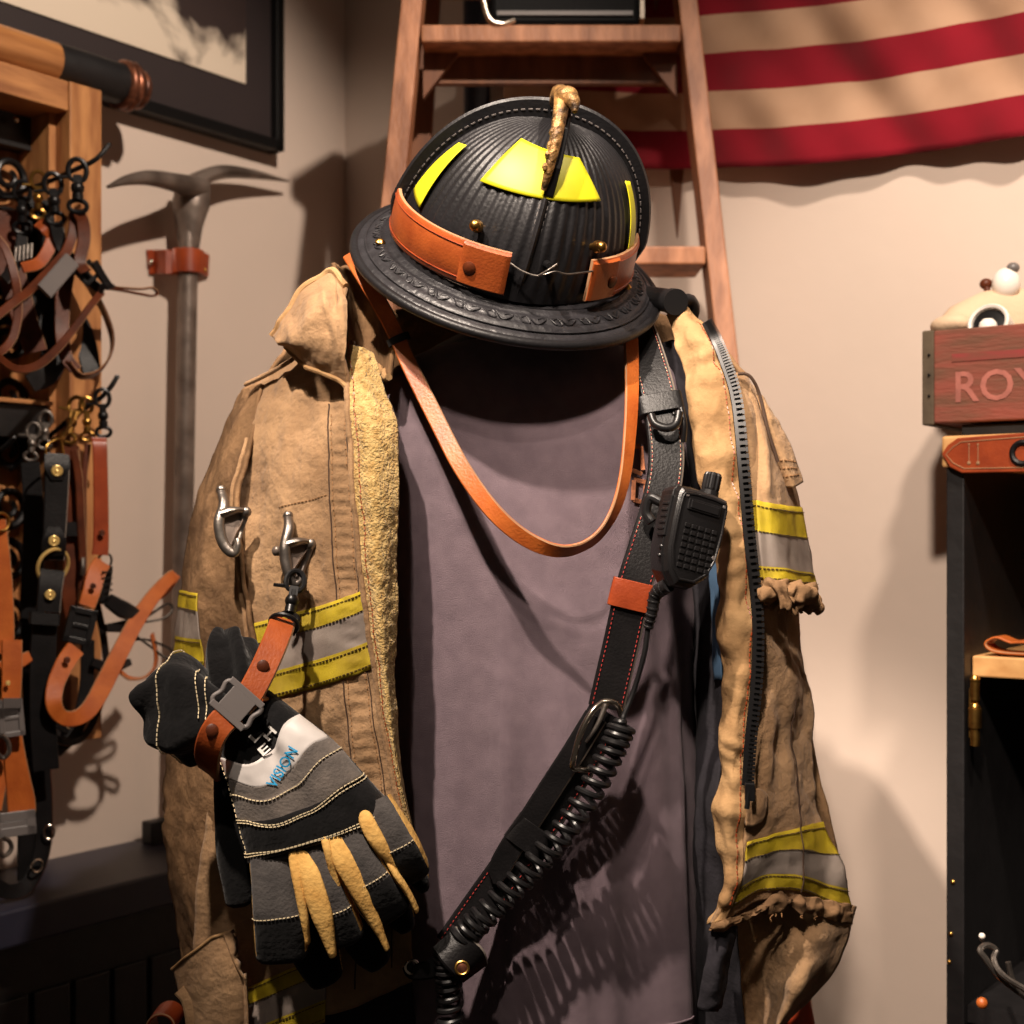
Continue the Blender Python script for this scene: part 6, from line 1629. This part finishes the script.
mb = MB(); mb.tube(lpts([(2, 735, .215), (8, 742, .215), (9, 752, .215), (3, 758, .21), (-4, 752, .21)], 14), .003, 8); mb.build('steel_clip', 'steel', a)
mb = MB(); mb.tube(lpts([(4, 838, .21), (10, 842, .21), (11, 850, .21), (4, 856, .21), (-2, 850, .21)], 12), .003, 8); mb.build('steel_clip', 'steel', a)
a = lead('leather_lead', 'black lead with small rings hanging lowest at the rack bottom', 'lead', onL(30, 890, .18))
strap(a, [(40, 740, .17), (44, 800, .17), (42, 850, .17), (28, 884, .17), (10, 892, .17), (-6, 884, .17)], [16, 16, 15, 13], 'leather_black', edge='leather_brown')
strap(a, [(26, 760, .16), (28, 820, .16), (26, 880, .16)], [20, 20, 16], 'leather_black', 'second_strap', edge='leather_black')
mb = MB(); mb.torus(onL(49, 832, .18), DL * -.6 + NL * .4, Vector((0, 0, 1)), .009, .0015, 18, 6); mb.build('ring', 'chrome', a)
mb = MB(); mb.torus(onL(37, 866, .18), DL * -1, Vector((0, 0, 1)), .008, .0015, 18, 6); mb.build('ring', 'chrome', a)
# leather roll at the bottom edge
lr = thing('leather_roll', 'rolled chestnut leather strip at the bottom beside the coat pocket', 'leather goods', P(168, 1040, 1.42))
mb = MB(); c = P(168, 1022, 1.42); pts = [c + Vector(((.010 + .0011 * k) * math.cos(k * .5), 0, (.010 + .0011 * k) * math.sin(k * .5))) for k in range(0, 14)]
ribbon(mb, curve(pts, 60), .04, .003, face=lambda s, p, t: p - c, edge_mi=1); mb.build('rolled_strip', ['leather_red', 'leather_edge'], lr)
# ------------------------------------------------------------------ lights: warm ceiling spots plus an added wall fill
def spot(name, loc, target, watt, size_deg, blend, radius, rgb):
    d = bpy.data.lights.new(name, 'SPOT'); d.energy = watt; d.spot_size = math.radians(size_deg); d.spot_blend = blend; d.shadow_soft_size = radius; d.color = rgb
    o = bpy.data.objects.new(name, d); COL.objects.link(o); o.location = loc
    o.rotation_euler = (Vector(target) - Vector(loc)).to_track_quat('-Z', 'Y').to_euler(); return o
WARM = (1.0, .835, .695)
spot('ceiling_spot_key', (-.58, .34, 3.0), (.01, 1.36, 1.28), 325, 25, .5, .028, WARM)
spot('ceiling_spot_second', (-.30, -.20, 3.0), (.01, 1.38, 1.27), 60, 23, .5, .03, WARM)
spot('ceiling_spot_display', (.50, .60, 2.85), (-.66, 2.1, 1.45), 185, 46, .6, .03, WARM)
spot('ceiling_spot_wall', (-.25, -.50, 2.95), (.72, 1.9, 1.20), 335, 34, .7, .07, WARM)
spot('fill_spot_wall', (.50, .55, 2.98), (.66, 2.0, 1.45), 150, 50, .9, .06, WARM)  # added fill light on the back wall and flag, no fixture of the room
w = bpy.data.worlds.new('room_air'); SC.world = w; w.use_nodes = True
w.node_tree.nodes['Background'].inputs[0].default_value = (1.0, .82, .66, 1); w.node_tree.nodes['Background'].inputs[1].default_value = .035

cam = bpy.data.cameras.new('camera'); cam.lens = 50; cam.sensor_width = 36; cam.sensor_fit = 'HORIZONTAL'
cam.shift_y = (HOR - 512) / 1024; cam.clip_start = .02
cam.dof.use_dof = True; cam.dof.focus_distance = 1.29; cam.dof.aperture_fstop = 6.0
co = bpy.data.objects.new('camera', cam); COL.objects.link(co); co.location = (0, 0, EYE); co.rotation_euler = (PI / 2, 0, 0)
SC.camera = co
vs = SC.view_settings; vs.view_transform = 'Standard'; vs.look = 'None'; vs.exposure = 0.0; vs.gamma = 1.0; vs.use_curve_mapping = False
